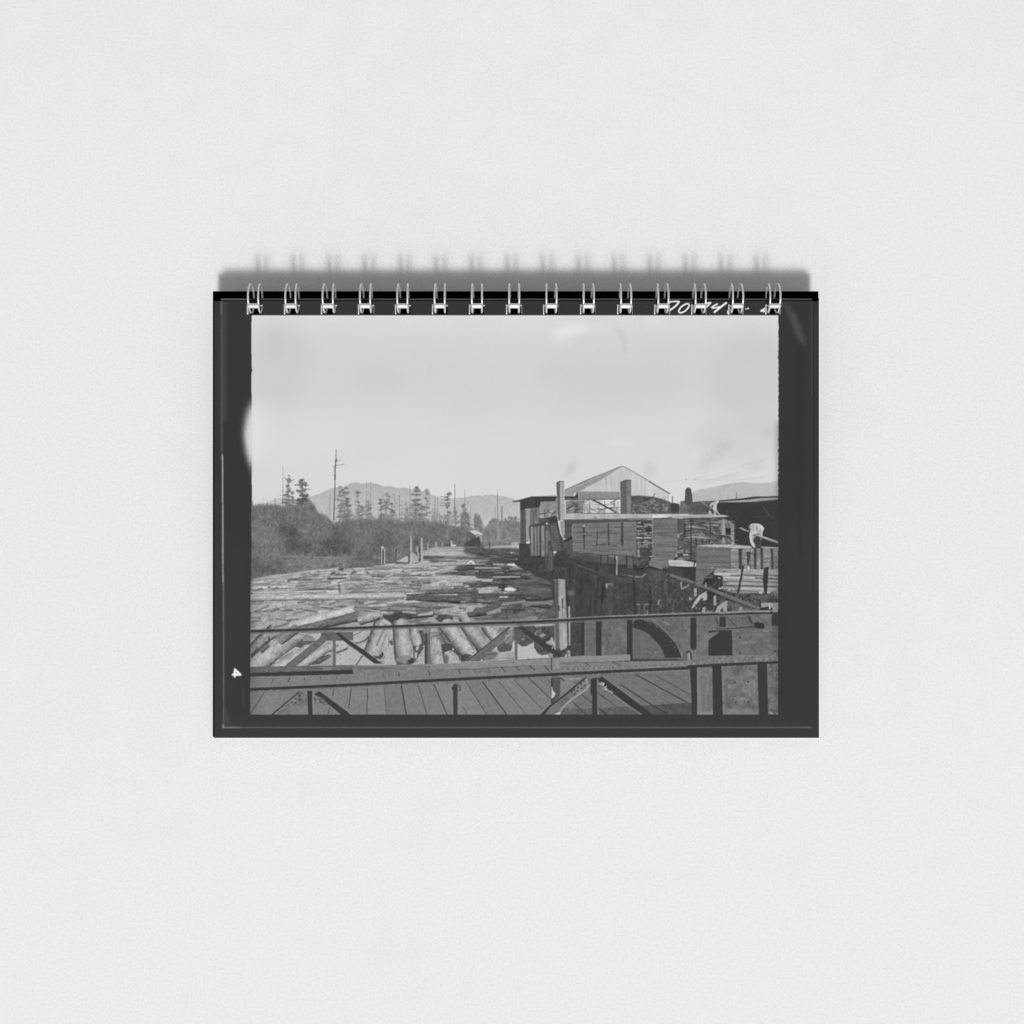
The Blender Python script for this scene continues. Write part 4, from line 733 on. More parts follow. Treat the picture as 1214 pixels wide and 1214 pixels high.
L([(850, 336), (900, 348), (960, 375), (1145, 440)], 1.7, 172, w2=2.6); L([(850, 346), (960, 388), (1145, 452)], .9, 92, .7)
# loose planks, straps
T(810, 680)
P([(370, -40), (480, -65), (640, -55), (1145, -18), (1145, 275), (900, 240), (640, 235), (470, 205), (410, 180), (470, 150), (470, 30), (360, 10)], 142, tex='hst', amp=18)
for y, a, b, v, w in ((-52, 390, 560, 160, 1.6), (-40, 700, 1140, 178, 2.2), (-12, 640, 1140, 168, 2), (8, 380, 700, 196, 2.4), (22, 560, 1140, 84, 1.3), (48, 480, 680, 192, 2.6), (55, 720, 960, 175, 2.2), (40, 1020, 1140, 175, 1.4), (58, 860, 1140, 76, 1.6), (82, 500, 1140, 150, 2), (100, 480, 1140, 88, 1), (120, 500, 1140, 166, 2.2), (150, 480, 1140, 70, 1.2), (182, 420, 640, 190, 2.4), (178, 690, 960, 180, 3), (190, 1000, 1140, 168, 2.6), (205, 560, 900, 92, 1), (225, 650, 900, 132, 2), (240, 1030, 1140, 158, 2.4)):
    L([(a, y-4), ((a+b)/2, y), (b, y+8)], w, v, .85, tex='hst', amp=6)
P([(355, 20), (470, 28), (475, 150), (420, 155), (340, 150)], 62, .97); L([(250, 48), (350, 42)], 1.5, 112, .9); P([(410, 45), (450, 52), (440, 62), (415, 58)], 190); P([(330, -75), (352, -78), (360, -60), (335, -60)], 160, .9)
L([(470, -20), (510, -25)], 1.3, 66, .8); P([(410, 175), (520, 192), (525, 205), (430, 200)], 64, .8); L([(415, 180), (520, 182)], 1, 182, .8)
for pts in ([(700, -95), (728, -90), (700, 60), (668, 232), (640, 235), (665, 120), (690, 0)], [(965, -70), (1022, -80), (1014, 60), (1000, 260), (985, 280), (968, 220), (952, 80)]): P(pts, 60, tex='fine', amp=4)
P([(400, 215), (560, 225), (900, 250), (905, 330), (935, 400), (700, 330), (560, 290)], 82, .95, tex='fine', amp=22); dashes(560, 240, 900, 380, 26, 24, 1.1, 115, 165, .8); dashes(560, 240, 900, 380, 24, 30, 1.3, 48, 60, .8)
P([(895, 215), (1140, 270), (1140, 345), (930, 345), (905, 300)], 92, .9, tex='hst', amp=14); R(1000, 300, 1140, 345, 66, .85); P([(900, 218), (950, 215), (945, 240), (910, 240)], 195, .9); P([(1000, 215), (1050, 210), (1050, 232), (1010, 235)], 185, .9); R(1040, 220, 1085, 300, 78, .7, tex='fine', amp=30); R(1080, 200, 1140, 262, 132, .8, tex='hst', amp=14)
P([(930, 350), (1145, 348), (1145, 465), (1070, 465), (1060, 415), (935, 405)], 156, tex='mott', amp=10); P([(960, 405), (1020, 395), (1065, 410), (1070, 440), (960, 435)], 60, .9); L([(1030, 360), (1032, 430)], 1.1, 190, .8); E(1035, 415, 12, 12, 200, .8)
# wharf edge structures
R(-10, 60, 60, 330, 80, .5, tex='mott', amp=8)
P([(0, 130), (150, 170), (520, 320), (700, 400), (640, 440), (330, 440), (0, 480)], 72, .8, tex='mott', amp=8)
P([(520, 330), (920, 420), (900, 445), (560, 450), (530, 400)], 98, .9, tex='hst', amp=10); L([(540, 410), (680, 440)], 1, 128, .6); P([(540, 330), (640, 350), (620, 370), (545, 350)], 118, .8)
clutter(0, 90, 620, 440, 190, 80, (52, 56, 84, 96, 112, 128), .6, .8); clutter(520, 330, 900, 440, 60, 60, (62, 84, 118, 132), .6, .4)
P([(90, 416), (130, 340), (190, 262), (280, 204), (284, 312), (228, 330), (220, 280), (186, 330), (120, 412)], 176, tex='mott', amp=5); L([(230, 290), (232, 325)], 1.3, 84, .8); L([(262, 215), (280, 240)], 1, 84, .4)
P([(370, 478), (410, 390), (460, 355), (527, 318), (522, 452), (482, 455), (466, 405), (430, 470)], 160, tex='vst', amp=6); P([(55, 475), (90, 425), (120, 430), (90, 475)], 104, .9)
P([(135, 182), (160, 168), (158, 268), (130, 276)], 168); P([(62, 282), (90, 280), (110, 310), (90, 328), (66, 312)], 150, .9); P([(360, 268), (392, 260), (396, 380), (362, 385)], 156); P([(225, 412), (268, 394), (262, 482), (222, 482)], 156); P([(670, 402), (704, 398), (702, 452), (672, 452)], 152)
R(275, 440, 350, 470, 120, .7, tex='fine', amp=26); E(300, 415, 40, 20, 70, .7); L([(430, 360), (470, 280)], 1.4, 92, .6); L([(205, 180), (215, 240)], 1.6, 92, .6)
P([(-240, -90), (-160, -95), (0, -30), (0, 62), (-240, -60)], 84, .5, blur=.8)
T(710, 680)
P([(840, 5), (880, 5), (1214, 130), (1214, 168), (1120, 140), (850, 35)], 104, tex='hst', amp=6); L([(850, 12), (1214, 142)], 1.2, 130, .8, blur=.3)
T(810, 680)
P([(0, 45), (150, 110), (500, 240), (760, 345), (925, 405), (920, 425), (860, 418), (600, 325), (300, 200), (0, 85)], 104, tex='mott', amp=5); L([(0, 58), (300, 165), (600, 290), (900, 405)], 1.3, 128, .7, blur=.4); L([(0, 86), (300, 205), (600, 330), (800, 408)], .8, 56, .7); P([(262, 105), (272, 110), (278, 165), (260, 160)], 165)
T(710, 680)
P([(965, 110), (985, 95), (998, 110), (990, 168), (1050, 145), (1078, 125), (1080, 150), (1010, 188), (985, 196)], 152, .95); P([(1140, 180), (1170, 170), (1166, 265), (1140, 272)], 160); P([(980, 300), (995, 285), (1000, 310), (985, 318)], 128, .9)
for x, v, w in ((120, 88, 6), (330, 74, 4), (145, 78, 3), (560, 72, 3)): L([(x, 130), (x+6, 505)], w, v, .6, tex='vst', amp=7)
P([(75, 130), (85, 118), (165, 118), (178, 135), (150, 160), (145, 135), (105, 135), (98, 180)], 140, .9, tex='fine', amp=14)
P([(435, 362), (600, 362), (612, 400), (606, 505), (436, 505)], 78, .9); L([(440, 370), (600, 368)], 1.5, 128, .9); L([(482, 390), (480, 505)], 1.1, 118, .8); L([(545, 370), (543, 505)], 1.6, 132, .85); L([(582, 420), (575, 505)], 1.6, 130, .8); R(595, 370, 610, 500, 104, .8)
P([(700, 330), (725, 310), (738, 318), (722, 345), (722, 380), (702, 378)], 150, .9); L([(712, 390), (714, 500)], .8, 90, .8); L([(880, 420), (900, 340), (960, 230)], 1.4, 92, .7); P([(855, 460), (900, 455), (905, 470), (860, 475)], 130, .9); L([(860, 430), (905, 430)], 1, 110, .8); L([(805, 430), (808, 500)], .8, 82, .7)
L([(580, 260), (660, 180), (740, 230)], 2, 84, .5); R(1060, 440, 1214, 470, 66, .9); R(1150, 405, 1214, 430, 100, .8, tex='fine', amp=14)
R(1025, 390, 1100, 412, 86, .8); clutter(0, 60, 900, 490, 230, 90, (50, 54, 58, 78, 86, 96, 108), .55, .7); clutter(600, 20, 1150, 470, 120, 70, (52, 84, 98, 116), .55, .8)
for q in range(9): L([(40+q*95+rng.normal()*12, rng.uniform(40, 160)), (44+q*95+rng.normal()*12, 505)], rng.uniform(2, 4.5), rng.choice((50, 78, 86)), .5, tex='vst', amp=8)
T(600, 680)
E(775, 235, 38, 42, 108, .85, blur=1.2); P([(1190, 125), (1214, 118), (1214, 185), (1200, 175)], 150, .9); L([(1060, 290), (1130, 345)], 1.6, 80, .6); R(1060, 360, 1200, 500, 76, .5, blur=1); L([(1100, 0), (1214, 40)], 2, 84, .6, blur=.4)
R(575, -135, 720, -80, 64, .6, tex='fine', amp=8)
for q in range(9): P([(570+q*16, -65+(q % 3)*26), (586+q*16, -68+(q % 3)*26), (586+q*14, -55+(q % 3)*26)], 118, .8)
P([(625, 70), (700, 65), (710, 110), (640, 110)], 140, .8, tex='fine', amp=22); L([(565, 75), (620, 78)], 1.3, 150, .7)
# ---- logs under the near rail ----------------------------------------------------
T(290, 765)
P([(60, -70), (1300, -110), (1300, 250), (60, 270)], 166, .85, tex='mott', amp=10)
P([(70, 15), (110, -40), (140, -60), (210, 10), (160, 60), (80, 105)], 124, .9, tex='fine', amp=34); P([(75, 108), (120, 60), (200, 0), (240, -40), (300, -70), (310, -30), (240, 20), (140, 95), (75, 155)], 80, .85, tex='fine', amp=10)
P([(75, 170), (160, 90), (330, -60), (430, -60), (440, 50), (290, 190), (210, 262), (75, 265)], 182, .9, tex='mott', amp=8); L([(200, 100), (280, 110), (305, 150)], 1, 110, .6)
L([(300, -55), (350, -90), (420, -115), (510, -118)], 1.9, 76, .9); E(293, -80, 12, 22, 66); P([(405, -105), (420, -120), (510, -120), (480, -105)], 62, .8)
P([(330, -60), (540, -130), (720, -130), (640, -60), (430, 60), (425, 0), (440, -30)], 140, .95, tex='mott', amp=10); P([(430, 55), (440, 0), (620, -55), (830, -40), (700, 40), (620, 20), (450, 65)], 88, .95, tex='hst', amp=6)
P([(615, -50), (640, -80), (740, -130), (800, -110), (855, -55), (820, -38), (630, -35)], 140, tex='mott', amp=5); P([(780, -130), (920, -145), (920, -120), (870, -60), (820, -100)], 182, .95); L([(610, -55), (640, -45), (840, -42)], 1.1, 70, .8)
P([(290, 190), (450, 70), (620, 15), (660, 60), (500, 250), (440, 262), (330, 210)], 178, .85, tex='mott', amp=8); L([(440, 55), (290, 190), (200, 262)], 1.2, 96, .85); P([(400, 165), (500, 105), (600, 70), (660, 85), (560, 140), (440, 170)], 124, .7, tex='mott', amp=14, blur=.6)
L([(200, 255), (260, 215), (330, 206), (400, 228), (440, 262)], 1.4, 92, .9); P([(220, 258), (270, 222), (330, 214), (390, 235), (330, 255)], 165, .8); L([(370, 245), (370, 225)], .9, 90, .7)
P([(620, 250), (640, 225), (730, 185), (790, 215), (870, 150), (1000, 100), (1045, 130), (900, 225), (700, 248)], 80, .92, tex='fine', amp=10); P([(600, 250), (625, 230), (650, 252)], 205); P([(720, 180), (860, 70), (1060, -20), (1060, 90), (880, 150), (790, 210)], 182, .9, tex='mott', amp=10)
L([(960, 70), (1030, 80), (1060, 70)], 1.5, 96, .7); L([(870, 190), (960, 150), (1030, 130)], .9, 160, .6); P([(1095, 80), (1160, 60), (1240, 20), (1240, 50), (1160, 90), (1100, 110)], 92, .85, tex='fine', amp=8); L([(1150, 160), (1168, 200), (1160, 245)], 1.2, 108, .8)
P([(1090, 110), (1214, 60), (1340, 60), (1430, 110), (1340, 230), (1100, 240)], 183, .9, tex='mott', amp=4); P([(1090, -50), (1200, -40), (1240, 0), (1100, 70)], 186, .9, tex='mott', amp=6)
T(400, 765)
P([(100, -155), (420, -175), (450, -160), (400, -60), (370, 60), (300, 30), (140, -90)], 178, .9, tex='mott', amp=10); L([(140, -90), (220, -130), (290, -165)], 1, 92, .85); L([(215, -25), (280, -35), (340, -65), (375, -105)], 1.7, 88, .85, w2=2.2)
P([(365, 60), (390, -40), (450, -160), (480, -165), (420, -60), (385, 60)], 82, .92, tex='fine', amp=7); P([(420, -150), (480, -172), (660, -180), (680, -60), (600, 40), (560, 130), (470, 130), (370, 80), (400, -20)], 172, tex='mott', amp=13); L([(600, 50), (620, -50), (610, -90)], 1, 96, .7); P([(420, 120), (500, 130), (545, 80), (555, 110), (520, 165), (470, 160)], 84, .9); L([(535, 80), (545, 120)], 1.6, 66)
L([(300, 125), (220, 245)], 1.3, 84, .9); P([(310, 130), (360, 90), (500, 190), (460, 235), (230, 240)], 178, .85, tex='mott', amp=7)
P([(560, 180), (600, 20), (640, -40), (680, -20), (690, 180), (720, 238), (560, 240)], 178, .95); P([(620, -50), (660, -60), (670, -10), (640, 0)], 82, .85, tex='fine', amp=14)
P([(665, -165), (700, -180), (740, -60), (750, 60), (720, 180), (690, 180), (680, 0)], 82, .95, tex='fine', amp=16); P([(700, -180), (850, -185), (880, -100), (905, 0), (908, 120), (860, 150), (760, 120), (730, 150), (745, 0)], 168, tex='mott', amp=11); R(850, -170, 870, -60, 110, .4, blur=.4)
P([(860, -170), (920, -180), (980, -60), (990, 10), (900, 0)], 178, .95, tex='mott', amp=7); P([(930, -180), (1040, -180), (1045, 0), (990, 20), (970, -90)], 84, .95, tex='fine', amp=8); P([(900, 0), (990, 0), (1040, 30), (960, 150), (930, 200), (910, 140)], 84, .85, tex='fine', amp=16); P([(940, 20), (985, 10), (960, 60), (945, 65)], 190, .9); P([(925, 90), (960, 85), (945, 160), (930, 160)], 185, .9)
P([(700, 190), (730, 145), (780, 118), (860, 128), (905, 150), (840, 195)], 138, tex='mott', amp=6); P([(700, 190), (850, 188), (910, 150), (925, 190), (890, 235), (720, 238)], 104, .97); P([(830, 185), (905, 145), (915, 200), (880, 215)], 66, .9)
P([(960, 220), (1000, 80), (1045, 20), (1045, 225)], 164, .95, tex='mott', amp=16); P([(1120, 225), (1120, -100), (1250, -160), (1300, -120), (1360, 0), (1330, 120), (1240, 225)], 120, .9, tex='mott', amp=18); P([(1120, 20), (1160, 10), (1200, 60), (1214, 130), (1214, 220), (1120, 225)], 178, .95, tex='mott', amp=6); L([(1130, 15), (1180, 40), (1214, 100)], 1.3, 78, .8); L([(1160, 160), (1175, 80)], .8, 110, .7)
P([(1130, -90), (1190, -100), (1190, -60), (1140, -60)], 170, .85, blur=.3)
T(510, 765)
P([(0, -60), (50, -60), (120, 0), (130, 60), (110, 80), (60, 20), (0, 20)], 168, .7, tex='mott', amp=10); P([(105, 0), (200, -30), (290, 0), (340, 90), (370, 190), (330, 150), (250, 60), (170, 80), (140, 210), (110, 160)], 76, .95, tex='fine', amp=9); P([(262, 45), (275, 30), (285, 50), (275, 65)], 205)
P([(180, -200), (400, -212), (480, -90), (560, 70), (500, 115), (380, 110), (320, 30), (250, -60)], 170, tex='mott', amp=12); P([(180, -200), (240, -205), (300, -80), (360, 60), (330, 60), (250, -60)], 130, .7, blur=.8, tex='mott', amp=10); P([(165, -200), (190, -200), (260, -60), (350, 100), (320, 100), (230, -40)], 76, .85, blur=.3); P([(400, -205), (440, -210), (560, 30), (545, 60)], 78, .85, blur=.3)
P([(360, 125), (430, 95), (500, 115), (420, 150), (400, 192), (370, 190)], 68, tex='fine', amp=6)
P([(145, 140), (180, 80), (235, 58), (290, 85), (340, 140), (365, 205), (160, 212)], 172, tex='mott', amp=7); P([(145, 140), (170, 110), (200, 112), (222, 150), (215, 205), (160, 212)], 106, .9, blur=.4); E(300, 195, 30, 8, 96, .7, blur=.4)
P([(430, -210), (590, -212), (660, -140), (730, -40), (620, 50), (560, 40), (500, -70)], 152, tex='mott', amp=15); P([(430, -210), (480, -212), (560, -80), (600, 20), (560, 40), (500, -70)], 112, .7, blur=.8, tex='mott', amp=10); L([(490, -100), (590, 40)], 1.4, 78, .6); P([(530, 0), (600, -10), (600, 30), (560, 60), (530, 50)], 92, .85, tex='mott', amp=20)
P([(600, -215), (700, -215), (680, -170), (740, -60), (700, -80), (640, -150)], 76, .92, blur=.3); P([(665, -180), (700, -205), (760, -218), (805, -200), (822, -135), (760, -70), (720, -110)], 166, tex='mott', amp=9); P([(685, -145), (720, -165), (765, -150), (735, -80), (700, -110)], 78, .85, blur=.3)
P([(820, -210), (960, -215), (900, -140), (800, -60)], 128, .8, tex='fine', amp=12)
P([(800, -50), (940, -75), (1010, -30), (1000, 70), (820, 70), (760, 90), (600, 190), (620, 130)], 186, .97)
P([(820, 0), (860, -45), (930, -78), (1000, -50), (990, 20), (960, 70), (880, 65), (780, 10)], 104, tex='mott', amp=10); P([(870, 0), (980, -10), (975, 50), (930, 72), (880, 55)], 76, .9); P([(985, -45), (1010, -40), (1005, 130), (985, 30)], 188)
P([(600, 160), (640, 120), (720, 80), (790, 80), (810, 110), (770, 150), (710, 180), (640, 165)], 112, tex='hst', amp=8); L([(640, 115), (720, 105), (805, 102)], 1.4, 66, .8); P([(620, 100), (720, 40), (790, 60), (800, 85), (680, 110)], 150, .85); P([(500, 190), (590, 140), (590, 185), (520, 192)], 96, .9)
P([(1040, -30), (1250, -20), (1440, 145), (1214, 175), (1040, 180)], 186); P([(1010, -50), (1020, -30), (1015, 180), (1005, 180)], 186)
P([(1000, -215), (1214, -220), (1240, -40), (1150, 12), (1100, 15), (1050, -20), (1010, -60)], 84, .97, tex='mott', amp=10); P([(1090, -65), (1115, -90), (1140, -60), (1110, -50)], 180, .7, blur=.5); E(1175, 170, 14, 9, 66)
P([(900, -140), (990, -215), (1010, -160), (1000, -60), (940, -80)], 126, .7, tex='fine', amp=20)
T(600, 765)
P([(335, -220), (580, -235), (580, -60), (520, 100), (430, 122), (380, 100), (335, 30)], 84, .95, tex='mott', amp=14); P([(340, -130), (360, -180), (430, -200), (420, -150), (350, -100)], 110, .9, tex='fine', amp=14); P([(390, -120), (440, -145), (480, -120), (420, -90)], 158, .9, blur=.4); P([(320, -140), (350, -160), (360, -120), (335, -120)], 160, .8)
P([(470, -30), (560, -90), (570, -20), (545, 0)], 172, .95, blur=.3); P([(530, -90), (550, -100), (572, -20), (560, -10)], 185, .8); P([(420, -60), (540, -110), (520, -60), (450, -40)], 66, .8)
P([(560, 10), (640, 10), (650, 60), (720, 40), (730, 0), (740, 145), (560, 145)], 76, .9, tex='mott', amp=10); P([(580, -60), (600, 0), (590, 60), (572, 30)], 186, .95); P([(640, 0), (720, -10), (725, 30), (680, 50)], 170, .85, blur=.3); P([(695, 140), (725, 95), (728, 145)], 190); P([(665, 70), (710, 50), (700, 90)], 58, .8)
P([(486, 742), (594, 740), (586, 774), (560, 772), (545, 782), (512, 778), (500, 770), (490, 764)], 82, .6, tex='mott', amp=10, blur=1)
P([(484, 778), (492, 772), (512, 776), (512, 788), (486, 788)], 128, .5, tex='mott', amp=18, blur=.8)
P([(298, 748), (330, 745), (372, 744), (350, 764), (322, 782), (300, 790)], 92, .5, tex='mott', amp=10, blur=1)
for q in ((352, 752, 300, 792, 9.5, 11.5, 186, 112), (366, 770, 324, 796, 6.5, 7.5, 180, 104), (398, 762, 352, 792, 4.6, 6.2, 190, 108), (322, 744, 298, 770, 4, 6, 150, 84), (352, 745, 332, 758, 6, 7, 136, 88), (452, 742, 440.5, 775, 9.4, 9.8, 178, 92),
          (489, 742, 494, 762, 5.6, 6, 182, 112), (474.5, 740, 478.5, 781, 9.2, 10, 180, 96), (515, 762, 518, 792, 8, 8.4, 180, 112), (527.5, 740, 557, 776, 8.4, 10.6, 186, 92), (552.5, 739, 579, 776, 8, 9, 172, 88), (577.5, 744, 589, 758, 6, 7, 178, 90), (532, 776, 538.5, 792, 7, 9.8, 180, 108), (604, 752, 596, 768, 7, 7, 128, 72)):
    LOG(*q, bark=21, a=.95, side=(1 if q[0] > 420 else 1))
G(); E(479, 781.5, 10, 5, 134, .95, tex='mott', amp=6, rot=-.08); P([(469.5, 783), (480, 787.5), (490, 780), (491, 787), (480, 789), (470, 788.6)], 96, .95, blur=.3); P([(482, 784), (489.5, 779.5), (491, 785), (486, 787)], 62, .9, blur=.2)
P([(546, 777), (553, 775), (560, 776.5), (551, 784), (546.5, 784)], 70, .9, blur=.3); P([(525, 778), (529, 775.5), (532, 778), (531, 786), (526, 786)], 106, .8, blur=.5)
E(580, 777, 9.2, 5.2, 116, .9, tex='hst', amp=8, rot=-.15); L([(573.5, 776.5), (582, 775.4), (589, 775.2)], 1.1, 66, .8); E(597, 768, 8, 5, 84, .9, tex='mott', amp=8, rot=-.3)
P([(441, 777), (449, 778), (453.6, 773), (455, 776), (451, 781.5), (446, 780.6)], 78, .9, blur=.3); L([(453, 773), (454, 777)], 1.4, 62)
for q in ((360, 777, 352, 786), (456, 744, 446, 766), (466.5, 742, 467.5, 776), (519, 745, 534, 774), (545, 741, 562, 770)): L([q[:2], q[2:]], 1.6, 74, .6, blur=.5)
P([(308, 772), (318, 764), (321, 766), (311, 775)], 66, .7, blur=.4); P([(297, 776), (305, 768), (309, 770), (298, 781)], 74, .8, blur=.4)
for k in range(70):
    x = rng.uniform(300, 595); y = rng.uniform(742, 784); E(x, y, rng.uniform(.4, 1.3), rng.uniform(.3, .8), rng.choice((84, 96, 120)), rng.uniform(.3, .7), k=8, rot=rng.uniform(0, 3))
for k in range(60): x = rng.uniform(300, 590); y = rng.uniform(742, 786); L([(x, y), (x+rng.normal()*1.2, y+rng.uniform(.4, 1.8))], .7, rng.choice((84, 100, 205)), .4)
# tall weathered post, thin post
T(600, 680)
P([(572, 84), (625, 84), (640, 500), (640, 910), (600, 910), (590, 500)], 96, tex='vst', amp=7); P([(625, 60), (700, 62), (708, 85), (712, 300), (722, 480), (735, 860), (705, 905), (660, 900), (638, 860), (628, 400)], 160, tex='vst', amp=15); L([(628, 58), (706, 66)], 1, 70, .8)
for q in range(12): x = rng.uniform(640, 705); y = rng.uniform(90, 500); L([(x, y), (x+4, y+90)], .8, rng.choice((84, 190, 196)), .7)
L([(632, 380), (634, 450)], 1.6, 66, .8); L([(675, 300), (680, 420)], 1.4, 66, .8); R(600, 600, 635, 900, 104, .7, blur=.6); E(690, 840, 36, 46, 172, .6, blur=.8); R(586, 600, 596, 900, 70, .7)
P([(738, 395), (766, 393), (772, 860), (748, 862)], 162); L([(742, 400), (750, 855)], .8, 90, .7); P([(718, 405), (738, 398), (738, 425), (720, 430)], 58)
E(832, 850, 26, 24, 104, .8, blur=.6)
# ---- plate girder right, upper span ------------------------------------------------
T(600, 680)
P([(770, 560), (935, 545), (935, 990), (770, 990)], 70, .95, tex='mott', amp=6); E(832, 850, 26, 24, 104, .7, blur=.6); P([(780, 600), (905, 600), (880, 990), (780, 990)], 78, .5, tex='mott', amp=8)
P([(935, 545), (1214, 535), (3260, 470), (3260, 1060), (935, 1000)], 108, tex='mott', amp=8)
R(945, 580, 1075, 760, 112, .6, tex='vst', amp=9); R(945, 600, 1060, 980, 104, .4, blur=1)
R(905, 560, 936, 990, 62, .97); R(1075, 550, 1143, 1000, 62)
T(710, 680)
R(-45, 545, 30, 1000, 104, .5, tex='mott', amp=8); R(-38, 545, 30, 1000, 62); R(335, 530, 400, 1010, 62); R(1095, 500, 1168, 900, 62)
R(30, 560, 335, 990, 110, .9, tex='mott', amp=11); R(34, 850, 60, 980, 150, .5, blur=.5)
P([(400, 540), (1095, 520), (1095, 1000), (400, 1000)], 108, .9, tex='mott', amp=10); P([(400, 655), (500, 680), (640, 790), (750, 920), (780, 1000), (400, 1000)], 106, .8, tex='vst', amp=5)
P([(405, 610), (420, 565), (470, 545), (540, 545), (640, 585), (730, 645), (830, 740), (910, 830), (960, 910), (990, 1010), (790, 1010), (760, 920), (690, 820), (610, 740), (520, 680), (410, 652)], 64, tex='fine', amp=2)
L([(540, 552), (650, 580), (740, 632), (830, 712), (920, 820), (965, 905), (1000, 1000)], 2.3, 126, .85, tex='fine', amp=14)
dots(along((560, 552), (650, 580), 6)+along((665, 585), (760, 640), 6)+along((770, 650), (860, 735), 6)+along((870, 750), (960, 880), 5), .62, 62)
dots([(615, 605), (690, 640), (755, 690), (810, 750), (860, 815), (905, 885)], .9, 110, .8)
for k in range(26): q = rng.random(); x = 740+q*330; y = 560+q*180+rng.normal()*40; E(x, y, 8, 8, rng.choice((70, 150, 158)), .5, k=8)
L([(770, 570), (835, 612)], 1.3, 150, .6); E(680, 945, 14, 10, 150, .7, blur=.4)
T(810, 680)
P([(160, 530), (380, 505), (430, 500), (430, 640), (400, 700), (300, 790), (300, 990), (165, 990)], 114, .9, tex='mott', amp=9); R(85, 540, 152, 900, 62)
P([(430, 500), (506, 496), (508, 645), (430, 645)], 62); P([(508, 500), (780, 490), (1055, 485), (1055, 632), (960, 640), (640, 650), (508, 650)], 110, tex='mott', amp=8); L([(500, 490), (560, 560), (640, 640)], 1, 74, .8); L([(390, 500), (400, 580), (425, 640)], 1.4, 62, .9); L([(415, 520), (420, 640)], 1, 130, .5)
P([(300, 800), (360, 745), (420, 705), (420, 690), (300, 715), (310, 685), (420, 680), (580, 680), (588, 990), (302, 1000)], 62); P([(300, 795), (420, 708), (330, 740), (300, 745)], 118, .9)
P([(582, 682), (760, 672), (960, 655), (1145, 632), (1145, 1000), (588, 990)], 112, tex='mott', amp=9); L([(590, 720), (800, 712), (1140, 705)], .9, 96, .6); L([(670, 832), (860, 822)], 1.8, 142, .8, blur=.5); dots([(680, 770), (1092, 748)], 1.1, 62); R(640, 840, 1140, 990, 108, .4, tex='hst', amp=6); E(1060, 870, 16, 16, 134, .6, blur=.4)
L([(400, 660), (620, 655), (960, 625)], 1.5, 62, .9); L([(415, 648), (620, 645)], .9, 140, .8); P([(760, 505), (785, 500), (835, 600), (815, 605)], 62); P([(840, 600), (870, 580), (965, 595), (975, 650), (940, 665), (870, 655)], 58); L([(815, 445), (900, 520), (1010, 605)], .9, 74, .85); P([(975, 600), (1010, 600), (1030, 650), (985, 660)], 118, .9, tex='fine', amp=16); P([(940, 680), (1025, 680), (1020, 705), (960, 700)], 136, .9, tex='fine', amp=14)
R(1060, 466, 1145, 626, 62)
# upper rail
G()
rail = [(296, 748.4), (410, 744.9), (520, 740.6), (630, 737.2), (720, 732.6), (830, 728.6), (916, 726.2)]
L([(x, y+2.3) for x, y in rail], 2.6, 112, .75); L(rail, 2.9, 62, tex='fine', amp=3)
L([(x, y-2.0) for x, y in rail[2:]], 1.5, 138, .85); L([(x, y-2.0) for x, y in rail[4:]], 1.5, 152, .8); L([(296, 746.7), (410, 743.2)], .6, 110, .6)
T(810, 680); L([(430, 480), (600, 462), (800, 452), (1050, 452)], 2.4, 142, .9, tex='mott', amp=9); L([(380, 492), (1050, 472)], 1.3, 60)
# upper truss webs
T(290, 680)
P([(920, 705), (1300, 700), (1300, 800), (1100, 805), (1050, 800), (980, 800), (900, 830)], 98, .97, tex='mott', amp=9); P([(930, 740), (1000, 760), (960, 830), (620, 1110), (480, 1110), (700, 940), (870, 800)], 106, .98, tex='mott', amp=6); L([(935, 750), (700, 935), (490, 1105)], .9, 82, .7); R(1054, 780, 1094, 1100, 108)
P([(1090, 720), (1130, 705), (1214, 775), (1420, 910), (1650, 1080), (1560, 1080), (1330, 910), (1214, 830)], 66); L([(1214, 842), (1330, 915), (1555, 1082)], 1, 130, .5)
T(400, 680)
P([(1025, 650), (1120, 645), (1120, 720), (1025, 715)], 128, tex='fine', amp=20); dots([(1050, 660), (1075, 655), (1100, 660), (1050, 690), (1075, 688), (1100, 690), (1075, 715)], .6, 76); R(1044, 715, 1078, 1085, 76); R(1078, 715, 1114, 1085, 114, tex='vst', amp=6)
T(510, 680)
P([(940, 640), (1000, 650), (990, 690), (870, 810), (590, 1050), (430, 1050), (700, 830)], 108, tex='mott', amp=6); L([(945, 645), (700, 838), (435, 1048)], 1.2, 66, .9); P([(890, 740), (960, 650), (1005, 640), (985, 710), (900, 770)], 146, .9, tex='fine', amp=22); L([(985, 700), (880, 800), (800, 870)], 1, 168, .7)
R(1010, 800, 1046, 1040, 106); P([(1000, 640), (1250, 625), (1250, 760), (1200, 830), (1110, 872), (1045, 820), (1010, 760)], 86, .96, tex='mott', amp=9); P([(1085, 790), (1110, 770), (1140, 790), (1110, 800)], 170, .7, blur=.5); R(1010, 810, 1046, 1040, 108)
T(600, 680)
P([(140, 640), (190, 625), (380, 760), (560, 905), (700, 1005), (640, 1005), (440, 905), (300, 800)], 66); L([(250, 745), (330, 812), (445, 905)], 1, 130, .75)
